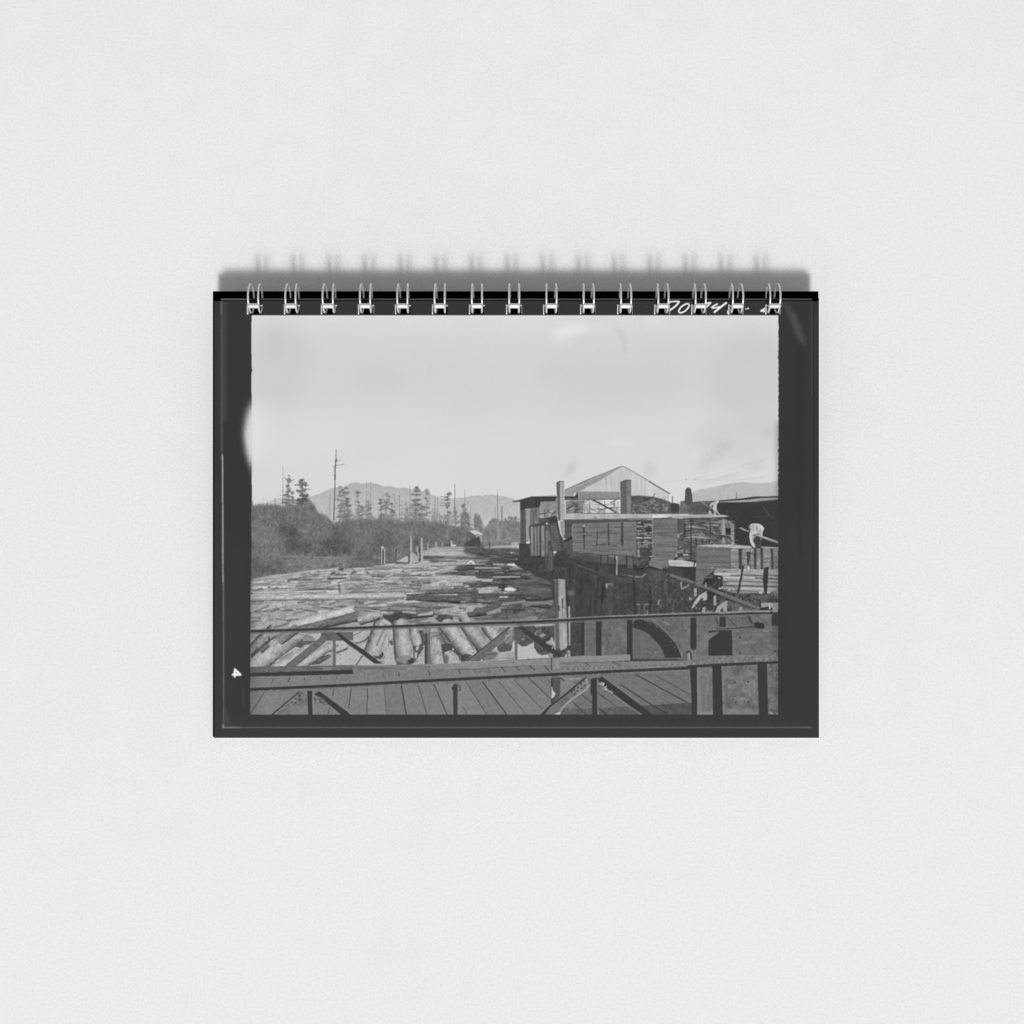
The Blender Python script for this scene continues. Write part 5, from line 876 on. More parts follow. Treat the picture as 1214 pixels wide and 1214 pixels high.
# ---- lower chord, deck, near rail -----------------------------------------------
T(290, 765)
P([(60, 372), (1300, 350), (1300, 240), (1700, 236), (2300, 225), (3300, 170), (4100, 120), (4100, 200), (5400, 180), (5400, 840), (60, 840)], 128, tex='hst', amp=3)
P([(60, 262), (900, 248), (1300, 240), (1300, 300), (60, 325)], 106, tex='hst', amp=9); E(262, 302, 14, 10, 150, .8); E(1130, 290, 16, 8, 140, .7); E(455, 298, 10, 8, 140, .5); P([(930, 270), (1060, 262), (1030, 302), (960, 305)], 140, .7, blur=.4)
L([(60, 262), (1300, 243)], .8, 84, .7)
P([(60, 328), (600, 316), (1300, 292), (1310, 345), (1180, 350), (60, 376)], 62); R(630, 372, 750, 380, 165, .5)
T(400, 765)
P([(180, 245), (1214, 235), (1214, 300), (180, 295)], 122, .7, tex='hst', amp=8); P([(240, 262), (660, 262), (620, 290), (260, 290)], 100, .7, blur=.5); L([(180, 240), (700, 245), (1214, 232)], .9, 156, .6); P([(830, 270), (870, 255), (900, 270), (880, 320), (840, 320)], 142, .8); R(905, 260, 916, 360, 142, .7); L([(560, 312), (650, 316)], 1.8, 88, .8); P([(880, 235), (910, 205), (920, 235)], 170, .7)
R(180, 290, 1214, 400, 126, .5, tex='fine', amp=7)
T(510, 765)
P([(0, 238), (360, 220), (1214, 185), (1214, 245), (700, 268), (0, 290)], 138, .9, tex='hst', amp=6); L([(0, 236), (360, 216), (1214, 183)], .9, 158, .6); L([(230, 292), (520, 288), (770, 268), (1190, 245)], .9, 98, .8); R(80, 290, 160, 315, 100, .7, blur=.6); P([(560, 290), (690, 280), (720, 330), (560, 335)], 118, .7); E(995, 207, 10, 6, 90, .8); L([(350, 210), (350, 250)], .9, 120, .6)
T(600, 765)
P([(0, 188), (540, 168), (540, 235), (0, 250)], 138, .9, tex='hst', amp=6); P([(640, 150), (1214, 125), (1485, 114), (1490, 182), (1214, 195), (660, 215)], 140, tex='hst', amp=6); L([(645, 150), (1214, 127), (1480, 112)], .9, 158, .7); L([(660, 216), (940, 208), (1214, 200)], 1, 90, .7)
P([(540, 150), (600, 143), (642, 150), (648, 278), (545, 282)], 134, tex='vst', amp=10); R(596, 150, 622, 278, 150, .6, blur=.4); L([(541, 150), (543, 285)], 1.1, 66, .9); L([(540, 148), (640, 148)], .8, 84, .6); E(85, 207, 12, 6, 84, .8); E(265, 170, 13, 9, 64)
# plank gaps, far strip
def gap(ox, lst, w=.9, v=66, a=.85):
    T(ox, 765)
    for x0, y0, x1, y1 in lst: L([(x0, y0), (x1, y1)], w, v, a)
gap(290, [(350, 400, 315, 465), (720, 390, 714, 430), (910, 370, 908, 425), (1105, 375, 1105, 410)], .9, 76); gap(290, [(545, 385, 515, 445)], 1.3)
gap(400, [(370, 350, 368, 410), (548, 330, 548, 400)], .7, 92); gap(400, [(735, 325, 742, 380), (1090, 300, 1110, 360)], 1.2)
gap(510, [(335, 290, 365, 345), (850, 260, 905, 320), (1020, 255, 1075, 305), (1190, 245, 1214, 270)], 1.2); gap(510, [(515, 290, 545, 340), (690, 280, 720, 330)], 1, 84)
gap(600, [(110, 255, 165, 305), (285, 245, 345, 300), (455, 235, 525, 328), (945, 212, 1010, 250)], 1.1, 70); gap(710, [(150, 195, 260, 245)], 1, 72)
G()
brd = [((313, 822), (297, 846)), ((332, 822), (322, 847)), ((352, 820), (342, 847)), ((374, 819), (368, 847)), ((396, 818), (392, 847)), ((416.3, 816), (413, 847)), ((435.6, 815), (435.1, 847)), ((455.4, 814), (458.3, 847)), ((475.6, 812.5), (481.5, 847)), ((495.7, 812.5), (506.2, 847)), ((514.5, 811), (530.2, 847)), ((552.5, 809), (576.7, 847)), ((571.8, 808), (600.4, 847)),
       ((591, 807.5), (623.7, 847)), ((608.9, 805.5), (649, 847)), ((627, 804.5), (676, 847)), ((647, 804), (699, 847)), ((676, 824), (706, 847)), ((699, 820), (731, 847)), ((734.7, 811), (792, 847)), ((752.5, 799), (824, 838))]
for (a0, a1), (b0, b1) in zip(brd, brd[1:]):
    P([a0, b0, b1, a1], 128+rng.normal()*5, .55, blur=.3)
    for k in range(16):
        u = rng.random(); t0 = rng.uniform(0, .7); t1 = t0+rng.uniform(.1, .4)
        tp = np.array(a0)*(1-u)+np.array(b0)*u; bt = np.array(a1)*(1-u)+np.array(b1)*u
        L([tuple(tp+(bt-tp)*t0), tuple(tp+(bt-tp)*min(t1, 1))], rng.uniform(.3, .8), rng.choice((108, 114, 142, 148)), rng.uniform(.2, .45))
    dots([tuple(np.array(a0)+(np.array(b0)-np.array(a0))*u+np.array([0, 1.5])) for u in (.25, .75)], .35, 88, .5)
# plank gaps, near boards
T(710, 765); P([(-300, 350), (260, 320), (1080, 290), (1105, 700), (500, 760), (-300, 760)], 112, .75, tex='hst', amp=3, blur=1.2)
gap(290, [(230, 575, 70, 820), (1070, 530, 1055, 600), (1020, 750, 1000, 820), (530, 800, 520, 830)], .9, 66); gap(290, [(430, 570, 380, 700)], .7, 112, .6)
gap(400, [(165, 515, 135, 755), (968, 480, 1075, 830), (360, 510, 355, 830)], 1, 66); gap(400, [(560, 495, 590, 830)], .8, 84); gap(400, [(765, 480, 825, 830)], 1.5, 58); gap(400, [(1155, 470, 1316, 830)], 1.2, 60)
gap(510, [(430, 445, 675, 830), (390, 735, 440, 830)], .9, 74); gap(510, [(625, 435, 915, 830)], 1.4, 56); gap(510, [(820, 430, 1150, 830), (1000, 410, 1214, 630)], .8, 82)
gap(600, [(275, 400, 530, 640)], 1.1, 64); gap(600, [(90, 410, 430, 770), (0, 540, 240, 830), (480, 400, 540, 450), (780, 670, 970, 830)], .8, 80); gap(600, [(900, 590, 1030, 690)], 1, 64); gap(600, [(1090, 560, 1214, 650), (1090, 740, 1200, 830)], .8, 76)
gap(710, [(0, 590, 220, 740), (670, 360, 1090, 590)], .9, 72); gap(710, [(250, 465, 640, 720), (430, 345, 1060, 690)], 1.3, 54); gap(710, [(280, 375, 860, 700), (850, 350, 1090, 470), (560, 530, 840, 690)], .7, 88, .6)
for k in range(90):
    G(); x = rng.uniform(300, 815); y = rng.uniform(818, 846); L([(x, y), (x+rng.uniform(2, 8), y+rng.normal()*.6)], rng.uniform(.4, 1), rng.choice((104, 112, 144, 148)), .35)
# shade on the deck from the girder
T(600, 765); P([(670, 755), (1030, 762), (1030, 832), (640, 832)], 98, .9, tex='fine', amp=5); gap(600, [(800, 690, 965, 830)], 1, 66); E(690, 788, 14, 8, 60, .8)
T(710, 765); P([(0, 752), (350, 735), (500, 832), (0, 832)], 92, .92, tex='fine', amp=5); P([(505, 725), (700, 710), (1110, 688), (1115, 832), (640, 832)], 84, .95, tex='fine', amp=4); gap(710, [(640, 720, 830, 830), (0, 760, 90, 830)], 1.1, 56)
# girder plates, near right
T(810, 765)
P([(-60, 150), (1145, 90), (1145, 240), (-60, 260)], 116, .5, tex='mott', amp=8)
P([(150, 130), (1145, 110), (1145, 190), (150, 235)], 122, .8, tex='fine', amp=10); P([(590, -10), (1145, -40), (1145, 100), (590, 115)], 110, .6, tex='mott', amp=8); dots([(680, 90), (1098, 72)], 1.1, 58); P([(302, -60), (586, -60), (586, 112), (306, 124)], 62); P([(90, -60), (152, -60), (152, 40), (120, 60), (95, 45)], 62)
P([(100, 245), (1145, 195), (1145, 832), (100, 832)], 116, tex='mott', amp=11)
R(165, 270, 345, 830, 120, .8, tex='vst', amp=9); R(470, 250, 895, 830, 114, .8, tex='mott', amp=15); R(1010, 230, 1142, 830, 112, .8, tex='mott', amp=16)
R(165, 290, 180, 830, 150, .4, blur=.4); R(472, 260, 500, 830, 128, .5, blur=.5); R(500, 400, 530, 830, 96, .5, blur=.6); R(475, 770, 890, 830, 134, .5, blur=.8, tex='hst', amp=6); R(165, 805, 345, 830, 156, .6, blur=.4); R(1012, 800, 1142, 835, 130, .8, tex='fine', amp=34); E(835, 745, 28, 20, 92, .6, blur=.7); E(640, 300, 60, 30, 92, .5, blur=1.2)
dots([(620, 446), (776, 440), (628, 686), (784, 680)], 1.15, 58); dots([(208, 385), (800, 290)], 1, 82, .6)
dots(along((182, 385), (188, 800), 10, 3), .6, 150, .5)
T(710, 765)
R(395, 130, 790, 180, 104, .5, tex='hst', amp=6)
# near flange with rivets
L([(0, 280), (500, 258), (1214, 215)], 2.7, 128, .95, tex='fine', amp=8)
T(600, 765); L([(520, 298), (760, 292), (1214, 270)], 2.4, 132, .95, tex='fine', amp=9)
T(810, 765); L([(0, 215), (500, 190), (1145, 160)], 3.4, 126, .95, tex='fine', amp=9)
G()
dots(along((654, 794.4), (722, 791.6), 12, .15), .75, 76, .85); dots(along((712, 791.8), (826, 786.6), 17, .2), .75, 80, .8); dots(along((660, 793.2), (826, 785.6), 20, .2), .5, 158, .6); dots(along((832, 785.4), (920, 781), 13, .25), .6, 80, .7); dots(along((832, 784.4), (922, 779.8), 16, .3), .5, 150, .6)
near = [(296, 817.3), (410, 812.3), (520, 806.2), (630, 800.8), (720, 796.4), (780, 793.6), (816, 792)]
L([(x, y+2.6) for x, y in near], 1.8, 116, .8, tex='fine', amp=14); L(near, 3.5, 62, tex='fine', amp=2); L([(815, 790.3), (855, 788), (922.5, 785.2)], 3.0, 62); L([(725, 798.2), (815, 794.6)], .9, 142, .7)
L([(296, 815.4), (410, 810.3), (520, 804.2), (630, 798.8)], .7, 148, .5)
T(710, 765)
P([(1060, 70), (1100, 70), (1165, 50), (1175, 180), (1080, 195), (1060, 190)], 122, .9, tex='fine', amp=8); L([(1050, 95), (1062, 75), (1088, 75), (1102, 100), (1104, 180)], 1.4, 52, .95); P([(1062, 105), (1080, 95), (1092, 170), (1078, 188)], 158, .9)
L([(380, 160), (420, 178), (460, 182)], 1.3, 62, .9); R(376, 110, 400, 175, 60, .9)
P([(1068, 262), (1172, 248), (1178, 835), (1112, 835), (1100, 500), (1090, 300)], 62); L([(1085, 310), (1098, 560), (1106, 690)], .9, 128, .7)
T(810, 765)
P([(345, 252), (455, 242), (472, 835), (356, 835)], 62); P([(885, 228), (1000, 218), (1016, 835), (905, 835)], 62); L([(100, 260), (500, 240), (1145, 210)], 2, 62, .9)
# near truss webs
T(290, 765)
P([(640, 550), (760, 545), (745, 725), (625, 728), (560, 790), (500, 830), (330, 832)], 116, tex='mott', amp=13); L([(655, 558), (480, 702), (330, 830)], 1.5, 66); dots([(655, 600), (610, 640), (660, 655), (570, 680), (610, 690)], 1.3, 72, .8); dashes(440, 690, 600, 820, 16, 30, 1, 78, 96, .7, slope=-.8); L([(600, 740), (520, 800)], 1, 140, .6)
P([(750, 545), (810, 545), (812, 835), (762, 835)], 62); L([(818, 560), (820, 830)], 1, 142, .6)
P([(830, 560), (900, 545), (1010, 690), (1000, 720), (840, 700)], 116, .9, tex='fine', amp=20); L([(830, 640), (960, 690)], 2, 86, .7, tex='fine', amp=20); P([(832, 590), (898, 550), (1214, 782), (1275, 835), (1160, 835), (1000, 705), (940, 640)], 63); L([(905, 545), (1060, 650), (1214, 770), (1280, 830)], 1, 146, .8); L([(600, 535), (760, 530)], 1, 150, .5)
T(510, 765)
P([(272, 475), (300, 460), (326, 465), (326, 835), (276, 835)], 68); P([(250, 510), (275, 485), (280, 560)], 66, .85); P([(335, 480), (365, 475), (370, 545), (345, 550), (350, 510)], 80, .8); R(335, 550, 375, 830, 140, .5, blur=.5)
T(600, 765)
P([(538, 388), (648, 386), (645, 610), (560, 690), (536, 720)], 84, tex='vst', amp=7); R(536, 395, 545, 700, 58, .8); P([(545, 485), (560, 540), (592, 580), (575, 620), (540, 642)], 192); L([(640, 385), (700, 430)], 1.4, 60, .9); P([(700, 400), (880, 385), (900, 405), (720, 415)], 156, .8, tex='fine', amp=16)
P([(950, 395), (1000, 365), (1005, 460), (975, 520), (850, 605), (690, 730), (640, 832), (450, 832), (560, 740), (760, 575)], 112, tex='mott', amp=9)
P([(780, 560), (930, 400), (985, 395), (985, 480), (930, 560), (840, 590)], 138, .8, tex='fine', amp=16); dots([(935, 430), (900, 460), (945, 478), (860, 505), (905, 515), (815, 535), (860, 548), (822, 580), (785, 560)], 1.2, 62)
L([(1000, 470), (960, 530), (870, 590), (790, 640), (700, 720), (660, 770), (640, 832)], 1.7, 172, .9, blur=.3); P([(570, 832), (600, 815), (645, 790), (645, 832)], 196, .9)
P([(930, 395), (952, 378), (955, 398), (740, 585), (530, 742), (460, 832), (410, 832), (530, 712), (680, 600)], 64); P([(1005, 360), (1075, 355), (1075, 390), (1005, 400)], 128, .8, tex='fine', amp=16)
P([(1010, 405), (1085, 385), (1092, 835), (1030, 835), (1030, 600), (1010, 590)], 62); P([(1090, 400), (1150, 375), (1214, 425), (1290, 480), (1214, 520)], 62)
P([(1095, 430), (1190, 520), (1190, 570), (1100, 500)], 120, .8, tex='fine', amp=24)
T(710, 765)
P([(-10, 400), (35, 372), (330, 590), (650, 836), (515, 836), (170, 580), (0, 440)], 62); L([(45, 375), (260, 530), (480, 690)], 1, 140, .7); L([(180, 600), (360, 735), (520, 835)], 1.1, 150, .7); P([(50, 370), (260, 350), (250, 460), (180, 450)], 122, .8, tex='mott', amp=6)
for k in range(22): q = rng.random(); E(20+q*150, 450+q*130+rng.normal()*16, 9, 8, rng.choice((176, 200, 215, 66)), .85, k=8)

# ---- film rebate (the dark frame of the negative) -----------------------------------
G()
jag = [(922.6+rng.normal()*.25+(-.5 if y > 560 else 0), y) for y in np.arange(373, 848, 2.2)]
P([(971.5, 340)]+[(922.8, 340)]+jag+[(922.4, 848), (922.4, 880), (971.5, 880)], 57)
lft = [(298.3, 373.5), (298.1, 385), (297.9, 400), (298.3, 430), (298.6, 439), (298.0, 445), (298.2, 470), (298.6, 520), (298.4, 560), (298.6, 589), (297.6, 612), (298.2, 640), (297.6, 680), (296.9, 700), (297.2, 730), (296.6, 760), (296.6, 800), (296.2, 847.3)]
P([(250, 340), (298.3, 340)]+lft+[(250, 860)], 57)
R(250, 340, 980, 373.7, 56); R(250, 847.2, 980, 880, 61)
P([(250, 640), (296.3, 640), (296.3, 880), (250, 880)], 61, .6, blur=12); R(925, 620, 980, 880, 60, .8, blur=10)
L([(298.5, 437), (299.3, 440)], .9, 90, .7)
L([(299, 374.3), (922, 374.3)], .9, 232, .4)
# light leak at the left edge
P([(298.8, 468), (296, 478), (291, 494), (288.2, 510), (288.5, 522), (291.5, 540), (295, 556), (298.8, 568)], 150, .5, blur=2.2); P([(299.5, 482), (296, 494), (292, 506), (290.5, 516), (293, 532), (297, 550), (299.5, 556)], 205, .75, blur=2.4)
E(301, 514, 9, 36, 230, .75, blur=6); E(312, 512, 16, 34, 224, .5, blur=9); P([(299.3, 484), (296.5, 500), (295, 516), (297, 536), (299.3, 546)], 222, .5, blur=2)
# scanner edge lines
R(261.8, 354.2, 264, 545, 92, .75, blur=.6); R(262, 354, 269, 500, 78, .55, blur=2); R(261.8, 354.2, 263.4, 372, 120, .5, blur=.6)
P([(262.9, 538), (264.6, 540), (265.2, 690), (263.6, 690)], 168, .95, blur=.35); P([(264, 688), (265.8, 690), (265.8, 862), (264.6, 862)], 128, .8, blur=.4); R(265.4, 700, 268, 840, 72, .5, blur=.8); P([(264.2, 840), (268, 838), (274, 858), (275, 862.6), (264.2, 862.6)], 84, .5, blur=1.2)
R(264.2, 861.9, 962, 862.9, 122, .95); R(268, 857, 950, 862, 66, .5, blur=1.5); R(264.2, 861.7, 286, 863, 150, .5, blur=.5)
R(263.2, 858, 265.4, 863.3, 170, .5, blur=.4)
R(287, 815, 290, 840, 76, .5, blur=1)
P([(254, 353), (971, 353), (971, 357.2), (254, 357.2)], 2); R(262, 354.0, 962, 355.4, 92); R(262, 355.6, 962, 357, 22, .9); R(261.6, 354, 290, 355.6, 140, .5, blur=.5); R(264, 357, 962, 359, 62, .8)
R(961.6, 354, 962.5, 470, 84, .7, blur=.3); R(961.6, 470, 962.3, 640, 68, .6); R(963, 357, 964.4, 700, 50, .6); R(945, 357, 950, 660, 54, .5, blur=1)
P([(926, 358), (934, 360), (944, 372), (951, 388), (956, 406), (956, 410), (947, 408), (942, 396), (934, 376)], 80, .62, tex='mott', amp=8, blur=1.8); P([(934, 366), (942, 374), (948, 388), (953, 404), (949, 405), (942, 390)], 88, .5, blur=1.2)
P([(922, 500), (945, 500), (945, 620), (922, 620)], 55, .5, blur=5)
# handwriting on the rebate
T(770, 320, 1214/160)
def ink_stroke(pts, w=1.5, v=252): L(pts, w*1.35, v, blur=.15)
ink_stroke([(172, 302), (185, 286), (215, 284), (268, 284)], 1.2); ink_stroke([(266, 284), (244, 315), (212, 342), (175, 368)], 1.5)
t = np.linspace(0, 2*np.pi, 22); ink_stroke(np.stack([308+46*np.cos(t)-8*np.sin(t)*1.2, 345-33*np.cos(t)-24*np.sin(t)], 1), 1.3)
ink_stroke([(506, 308), (520, 298), (552, 294)], 1.3); ink_stroke([(550, 295), (524, 322), (506, 338)], 1.4)
ink_stroke([(612, 304), (580, 322), (552, 338), (560, 344), (600, 338), (640, 330)], 1.3); ink_stroke([(693, 293), (650, 325), (612, 355), (578, 384)], 1.7)
ink_stroke([(722, 345), (704, 372), (702, 388), (718, 396), (735, 388)], 1.6); ink_stroke([(858, 350), (875, 349), (893, 345)], 1.0, 215); E(886, 346, 7, 5, 240, .8)
ink_stroke([(1066, 326), (1042, 342), (1015, 362), (998, 368)], 1.5); ink_stroke([(1000, 364), (1025, 372), (1052, 376), (1066, 388)], 1.6); E(1004, 368, 10, 10, 246)
T(240, 780, 1214/160)
P([(284, 92), (298, 96), (352, 146), (348, 160), (302, 160), (298, 176), (282, 174), (282, 160), (262, 156), (266, 142), (280, 138)], 244, blur=.22); P([(298, 124), (318, 140), (300, 144)], 150, .8)

# grain, then settle to the sheet's resolution
ink += (field('fine')*5.0)*np.clip((ink-62)/40, 0, 1)*np.clip((204-ink)/20, 0, 1)
ink += field('fine')*.5
ink = boxblur(ink, 1)
OUT = 1.5
q = int(SS/OUT)
hh, ww = Hc//q, Wc//q
ink = np.clip(ink[:hh*q, :ww*q].reshape(hh, q, ww, q).mean((1, 3)), 0, 255)

# ---------------------------------------------------------------------------
# Scene.  Sheet units (u) -> metres.  The calendar's own frame: X right, Y up
# the sheet, Z out of the printed face; origin where the lens axis meets it.
# ---------------------------------------------------------------------------
U = 0.0004
D = 1714.0                       # lens distance in sheet units
CX, CY = 607.0, 607.0
scene = bpy.context.scene
col = scene.collection

def loc(x, y, z=0.0):
    """apparent sheet position (as if on the printed face) -> point at height z, kept at true size"""
    return Vector(((x-CX)*U, (CY-y)*U, z*U))

def seen(x, y, z):
    k = (D-z)/D
    return Vector(((x-CX)*k*U, (CY-y)*k*U, z*U))

# ---- materials ----------------------------------------------------------------
def mat(name):
    m = bpy.data.materials.new(name); m.use_nodes = True
    nt = m.node_tree; b = nt.nodes['Principled BSDF']
    return m, nt, b

def lin(v):
    v = np.asarray(v, np.float64)/255.0
    return np.where(v <= .04045, v/12.92, ((v+.055)/1.055)**2.4)

GAIN = 1.05                       # how bright a white diffuse sheet renders under the lamps

m_print, nt, b = mat('printed_sheet')
at = nt.nodes.new('ShaderNodeAttribute'); at.attribute_name = 'ink'
nt.links.new(at.outputs['Color'], b.inputs['Base Color'])
b.inputs['Roughness'].default_value = .62; b.inputs['Specular IOR Level'].default_value = .0

m_paper, nt, b = mat('white_paper')
n = nt.nodes.new('ShaderNodeTexNoise'); n.inputs['Scale'].default_value = 900
r = nt.nodes.new('ShaderNodeValToRGB'); r.color_ramp.elements[0].color = (.86, .86, .86, 1); r.color_ramp.elements[1].color = (.93, .93, .93, 1)
nt.links.new(n.outputs['Fac'], r.inputs['Fac']); nt.links.new(r.outputs['Color'], b.inputs['Base Color'])
b.inputs['Roughness'].default_value = .8; b.inputs['Specular IOR Level'].default_value = .1

m_board, nt, b = mat('black_board')
n = nt.nodes.new('ShaderNodeTexNoise'); n.inputs['Scale'].default_value = 600
r = nt.nodes.new('ShaderNodeValToRGB'); r.color_ramp.elements[0].color = (.0004, .0004, .0004, 1); r.color_ramp.elements[1].color = (.0012, .0012, .0012, 1)
nt.links.new(n.outputs['Fac'], r.inputs['Fac']); nt.links.new(r.outputs['Color'], b.inputs['Base Color'])
b.inputs['Roughness'].default_value = .9; b.inputs['Specular IOR Level'].default_value = 0

m_wire, nt, b = mat('silver_wire')
n = nt.nodes.new('ShaderNodeTexNoise'); n.inputs['Scale'].default_value = 700; n.inputs['Detail'].default_value = 3
r = nt.nodes.new('ShaderNodeValToRGB'); r.color_ramp.elements[0].color = (.62, .62, .62, 1); r.color_ramp.elements[1].color = (.9, .9, .9, 1)
r.color_ramp.elements[0].position = .3; r.color_ramp.elements[1].position = .7
nt.links.new(n.outputs['Fac'], r.inputs['Fac']); nt.links.new(r.outputs['Color'], b.inputs['Base Color'])
b.inputs['Metallic'].default_value = .45; b.inputs['Roughness'].default_value = .34

m_ground, nt, b = mat('pale_textured_surface')
tc = nt.nodes.new('ShaderNodeTexCoord')
def noise(scale, detail=2, rough=.5):
    q = nt.nodes.new('ShaderNodeTexNoise'); q.inputs['Scale'].default_value = scale
    q.inputs['Detail'].default_value = detail; q.inputs['Roughness'].default_value = rough
    nt.links.new(tc.outputs['Object'], q.inputs['Vector']); return q
def ramp(src, stops):
    q = nt.nodes.new('ShaderNodeValToRGB'); e = q.color_ramp.elements
    e[0].position, e[0].color = stops[0][0], (stops[0][1],)*3+(1,)
    e[1].position, e[1].color = stops[1][0], (stops[1][1],)*3+(1,)
    nt.links.new(src, q.inputs['Fac']); return q
def mul(a, c):
    q = nt.nodes.new('ShaderNodeMix'); q.data_type = 'RGBA'; q.blend_type = 'MULTIPLY'; q.inputs['Factor'].default_value = 1
    nt.links.new(a, q.inputs['A']); nt.links.new(c, q.inputs['B']); return q.outputs['Result']
base = ramp(noise(5, 4, .6).outputs['Fac'], [(.3, .853), (.7, .866)]).outputs['Color']
mid = ramp(noise(55, 3, .6).outputs['Fac'], [(.3, .985), (.65, 1.0)]).outputs['Color']
fine = ramp(noise(900, 3, .65).outputs['Fac'], [(.36, .93), (.56, 1.0)]).outputs['Color']
spk = ramp(noise(1500, 1, .5).outputs['Fac'], [(.24, .9), (.34, 1.0)]).outputs['Color']
nt.links.new(mul(mul(mul(base, mid), fine), spk), b.inputs['Base Color'])
bp = nt.nodes.new('ShaderNodeBump'); bp.inputs['Strength'].default_value = .2; bp.inputs['Distance'].default_value = .0003
nt.links.new(noise(620, 4, .6).outputs['Fac'], bp.inputs['Height']); nt.links.new(bp.outputs['Normal'], b.inputs['Normal'])
b.inputs['Roughness'].default_value = .9; b.inputs['Specular IOR Level'].default_value = .05

# ---- helpers ------------------------------------------------------------------
def link(o, parent=None):
    col.objects.link(o)
    if parent is not None: o.parent = parent
    return o

def mesh_obj(name, bm, m, parent=None, smooth=False):
    me = bpy.data.meshes.new(name); bm.to_mesh(me); bm.free()
    if smooth:
        for p in me.polygons: p.use_smooth = True
    me.materials.append(m)
    return link(bpy.data.objects.new(name, me), parent)

def add_box(bm, p0, p1, bevel=0.0):
    c = (p0+p1)/2; s = p1-p0
    g = bmesh.ops.create_cube(bm, size=1.0, matrix=Matrix.Translation(c) @ Matrix.Diagonal((abs(s.x), abs(s.y), abs(s.z), 1)))
    if bevel:
        es = {e for v in g['verts'] for e in v.link_edges}
        bmesh.ops.bevel(bm, geom=list(es), offset=bevel, segments=2, affect='EDGES', profile=.5)

def add_tube(bm, pts, rad, seg=12):
    """round wire through pts (Vectors), with closed ends"""
    rings = []
    n = len(pts); up = None
    for i, p in enumerate(pts):
        d = (pts[min(i+1, n-1)]-pts[max(i-1, 0)]).normalized()
        if up is None: up = Vector((1, 0, 0)) if abs(d.x) < .9 else Vector((0, 1, 0))
        s = d.cross(up).normalized(); up = s.cross(d).normalized()
        rings.append([bm.verts.new(p+(up*math.cos(a)+s*math.sin(a))*rad) for a in [2*math.pi*k/seg for k in range(seg)]])
    for a, c in zip(rings, rings[1:]):
        for k in range(seg): bm.faces.new((a[k], a[(k+1) % seg], c[(k+1) % seg], c[k]))
    for rg, p, q in ((rings[0], pts[0], pts[1]), (rings[-1], pts[-1], pts[-2])):
        tip = bm.verts.new(p+(p-q).normalized()*rad*.6)
        for k in range(seg): bm.faces.new((rg[k], rg[(k+1) % seg], tip))
    bmesh.ops.recalc_face_normals(bm, faces=bm.faces)

def smooth_path(ctrl, n=8):
    out = []
    P_ = [ctrl[0]]+list(ctrl)+[ctrl[-1]]
    for i in range(1, len(P_)-2):
        for k in range(n):
            t_ = k/n; a, b_, c, d = P_[i-1], P_[i], P_[i+1], P_[i+2]
            out.append(.5*((2*b_)+(c-a)*t_+(2*a-5*b_+4*c-d)*t_*t_+(3*b_-a-3*c+d)*t_**3))
    out.append(ctrl[-1]); return out

# ---- calendar ---------------------------------------------------------------------
TILT = math.atan(36.0/530.0)
STACK, GAPZ, BOARD = 13.0, 25.0, 5.0          # thicknesses in u
low = GAPZ+BOARD
cal = bpy.data.objects.new('desk_calendar', None); link(cal)
cal['label'] = 'wire-bound calendar with black-framed monochrome sawmill photograph and silver binding loops'
cal['category'] = 'calendar'
# the lower back edge touches the surface (z = 0); the top is raised by TILT
ybot = (CY-874.0)*U
rot = Matrix.Rotation(TILT, 4, 'X')
corner = rot @ Vector((0, ybot, -low*U))
frame = Matrix.Translation(Vector((0, -corner.y+ybot, -corner.z+.00005))) @ rot
cal.matrix_world = frame

# holes punched along the top of the sheets
RINGS = 15
ring_x = [302.6+i*43.86 for i in range(RINGS)]
HY0, HY1 = 361.5, 372.8
HL, HR = -9.3, 9.0
def hole_span(x):
    # left and right ends of the slot, as they lie on the printed face
    return x+HL, x+HR
slots = [hole_span(x+(607-x)*.0) for x in ring_x]

# printed top sheet: a fine grid that carries the ink, slots cut out of it
gh, gw = ink.shape
xs = PX0+np.arange(gw+1)/OUT; ys = PY0+np.arange(gh+1)/OUT
xs = xs*(PX1-PX0)/(xs[-1]-PX0)+PX0*(1-(PX1-PX0)/(xs[-1]-PX0))
vx, vy = np.meshgrid((xs-CX)*U, (CY-ys)*U)
# corner-averaged ink on the vertices
pad = np.pad(ink, 1, mode='edge')
vink = (pad[:-1, :-1]+pad[1:, :-1]+pad[:-1, 1:]+pad[1:, 1:])/4
# keep the print crisp: averaging onto corners softens, so sharpen by the same amount
soft = vink.copy()
b5 = boxblur(vink, 1)
vink = np.clip(vink+.95*(vink-b5), 0, 255)
idx = np.arange((gh+1)*(gw+1)).reshape(gh+1, gw+1)
xm = (xs[:-1]+xs[1:])/2; ym = (ys[:-1]+ys[1:])/2
cut = np.zeros((gh, gw), bool)
inrow = (ym > HY0) & (ym < HY1)
for a_, b_ in slots: cut |= inrow[:, None] & ((xm > a_) & (xm < b_))[None, :]
keep = ~cut
q = np.stack([idx[1:, :-1], idx[1:, 1:], idx[:-1, 1:], idx[:-1, :-1]], -1)[keep]
me = bpy.data.meshes.new('printed_sheet')
nv = (gh+1)*(gw+1); nf = len(q)
me.vertices.add(nv); me.loops.add(nf*4); me.polygons.add(nf)
me.vertices.foreach_set('co', np.stack([vx, vy, np.zeros_like(vx)], -1).astype(np.float32).ravel())
me.loops.foreach_set('vertex_index', q.astype(np.int32).ravel())
me.polygons.foreach_set('loop_start', (np.arange(nf)*4).astype(np.int32))
try: me.polygons.foreach_set('loop_total', np.full(nf, 4, np.int32))
except Exception: pass
me.update(calc_edges=True)
alb = np.clip(lin(vink)/GAIN, 0, .95)
ca = me.color_attributes.new('ink', 'FLOAT_COLOR', 'POINT')
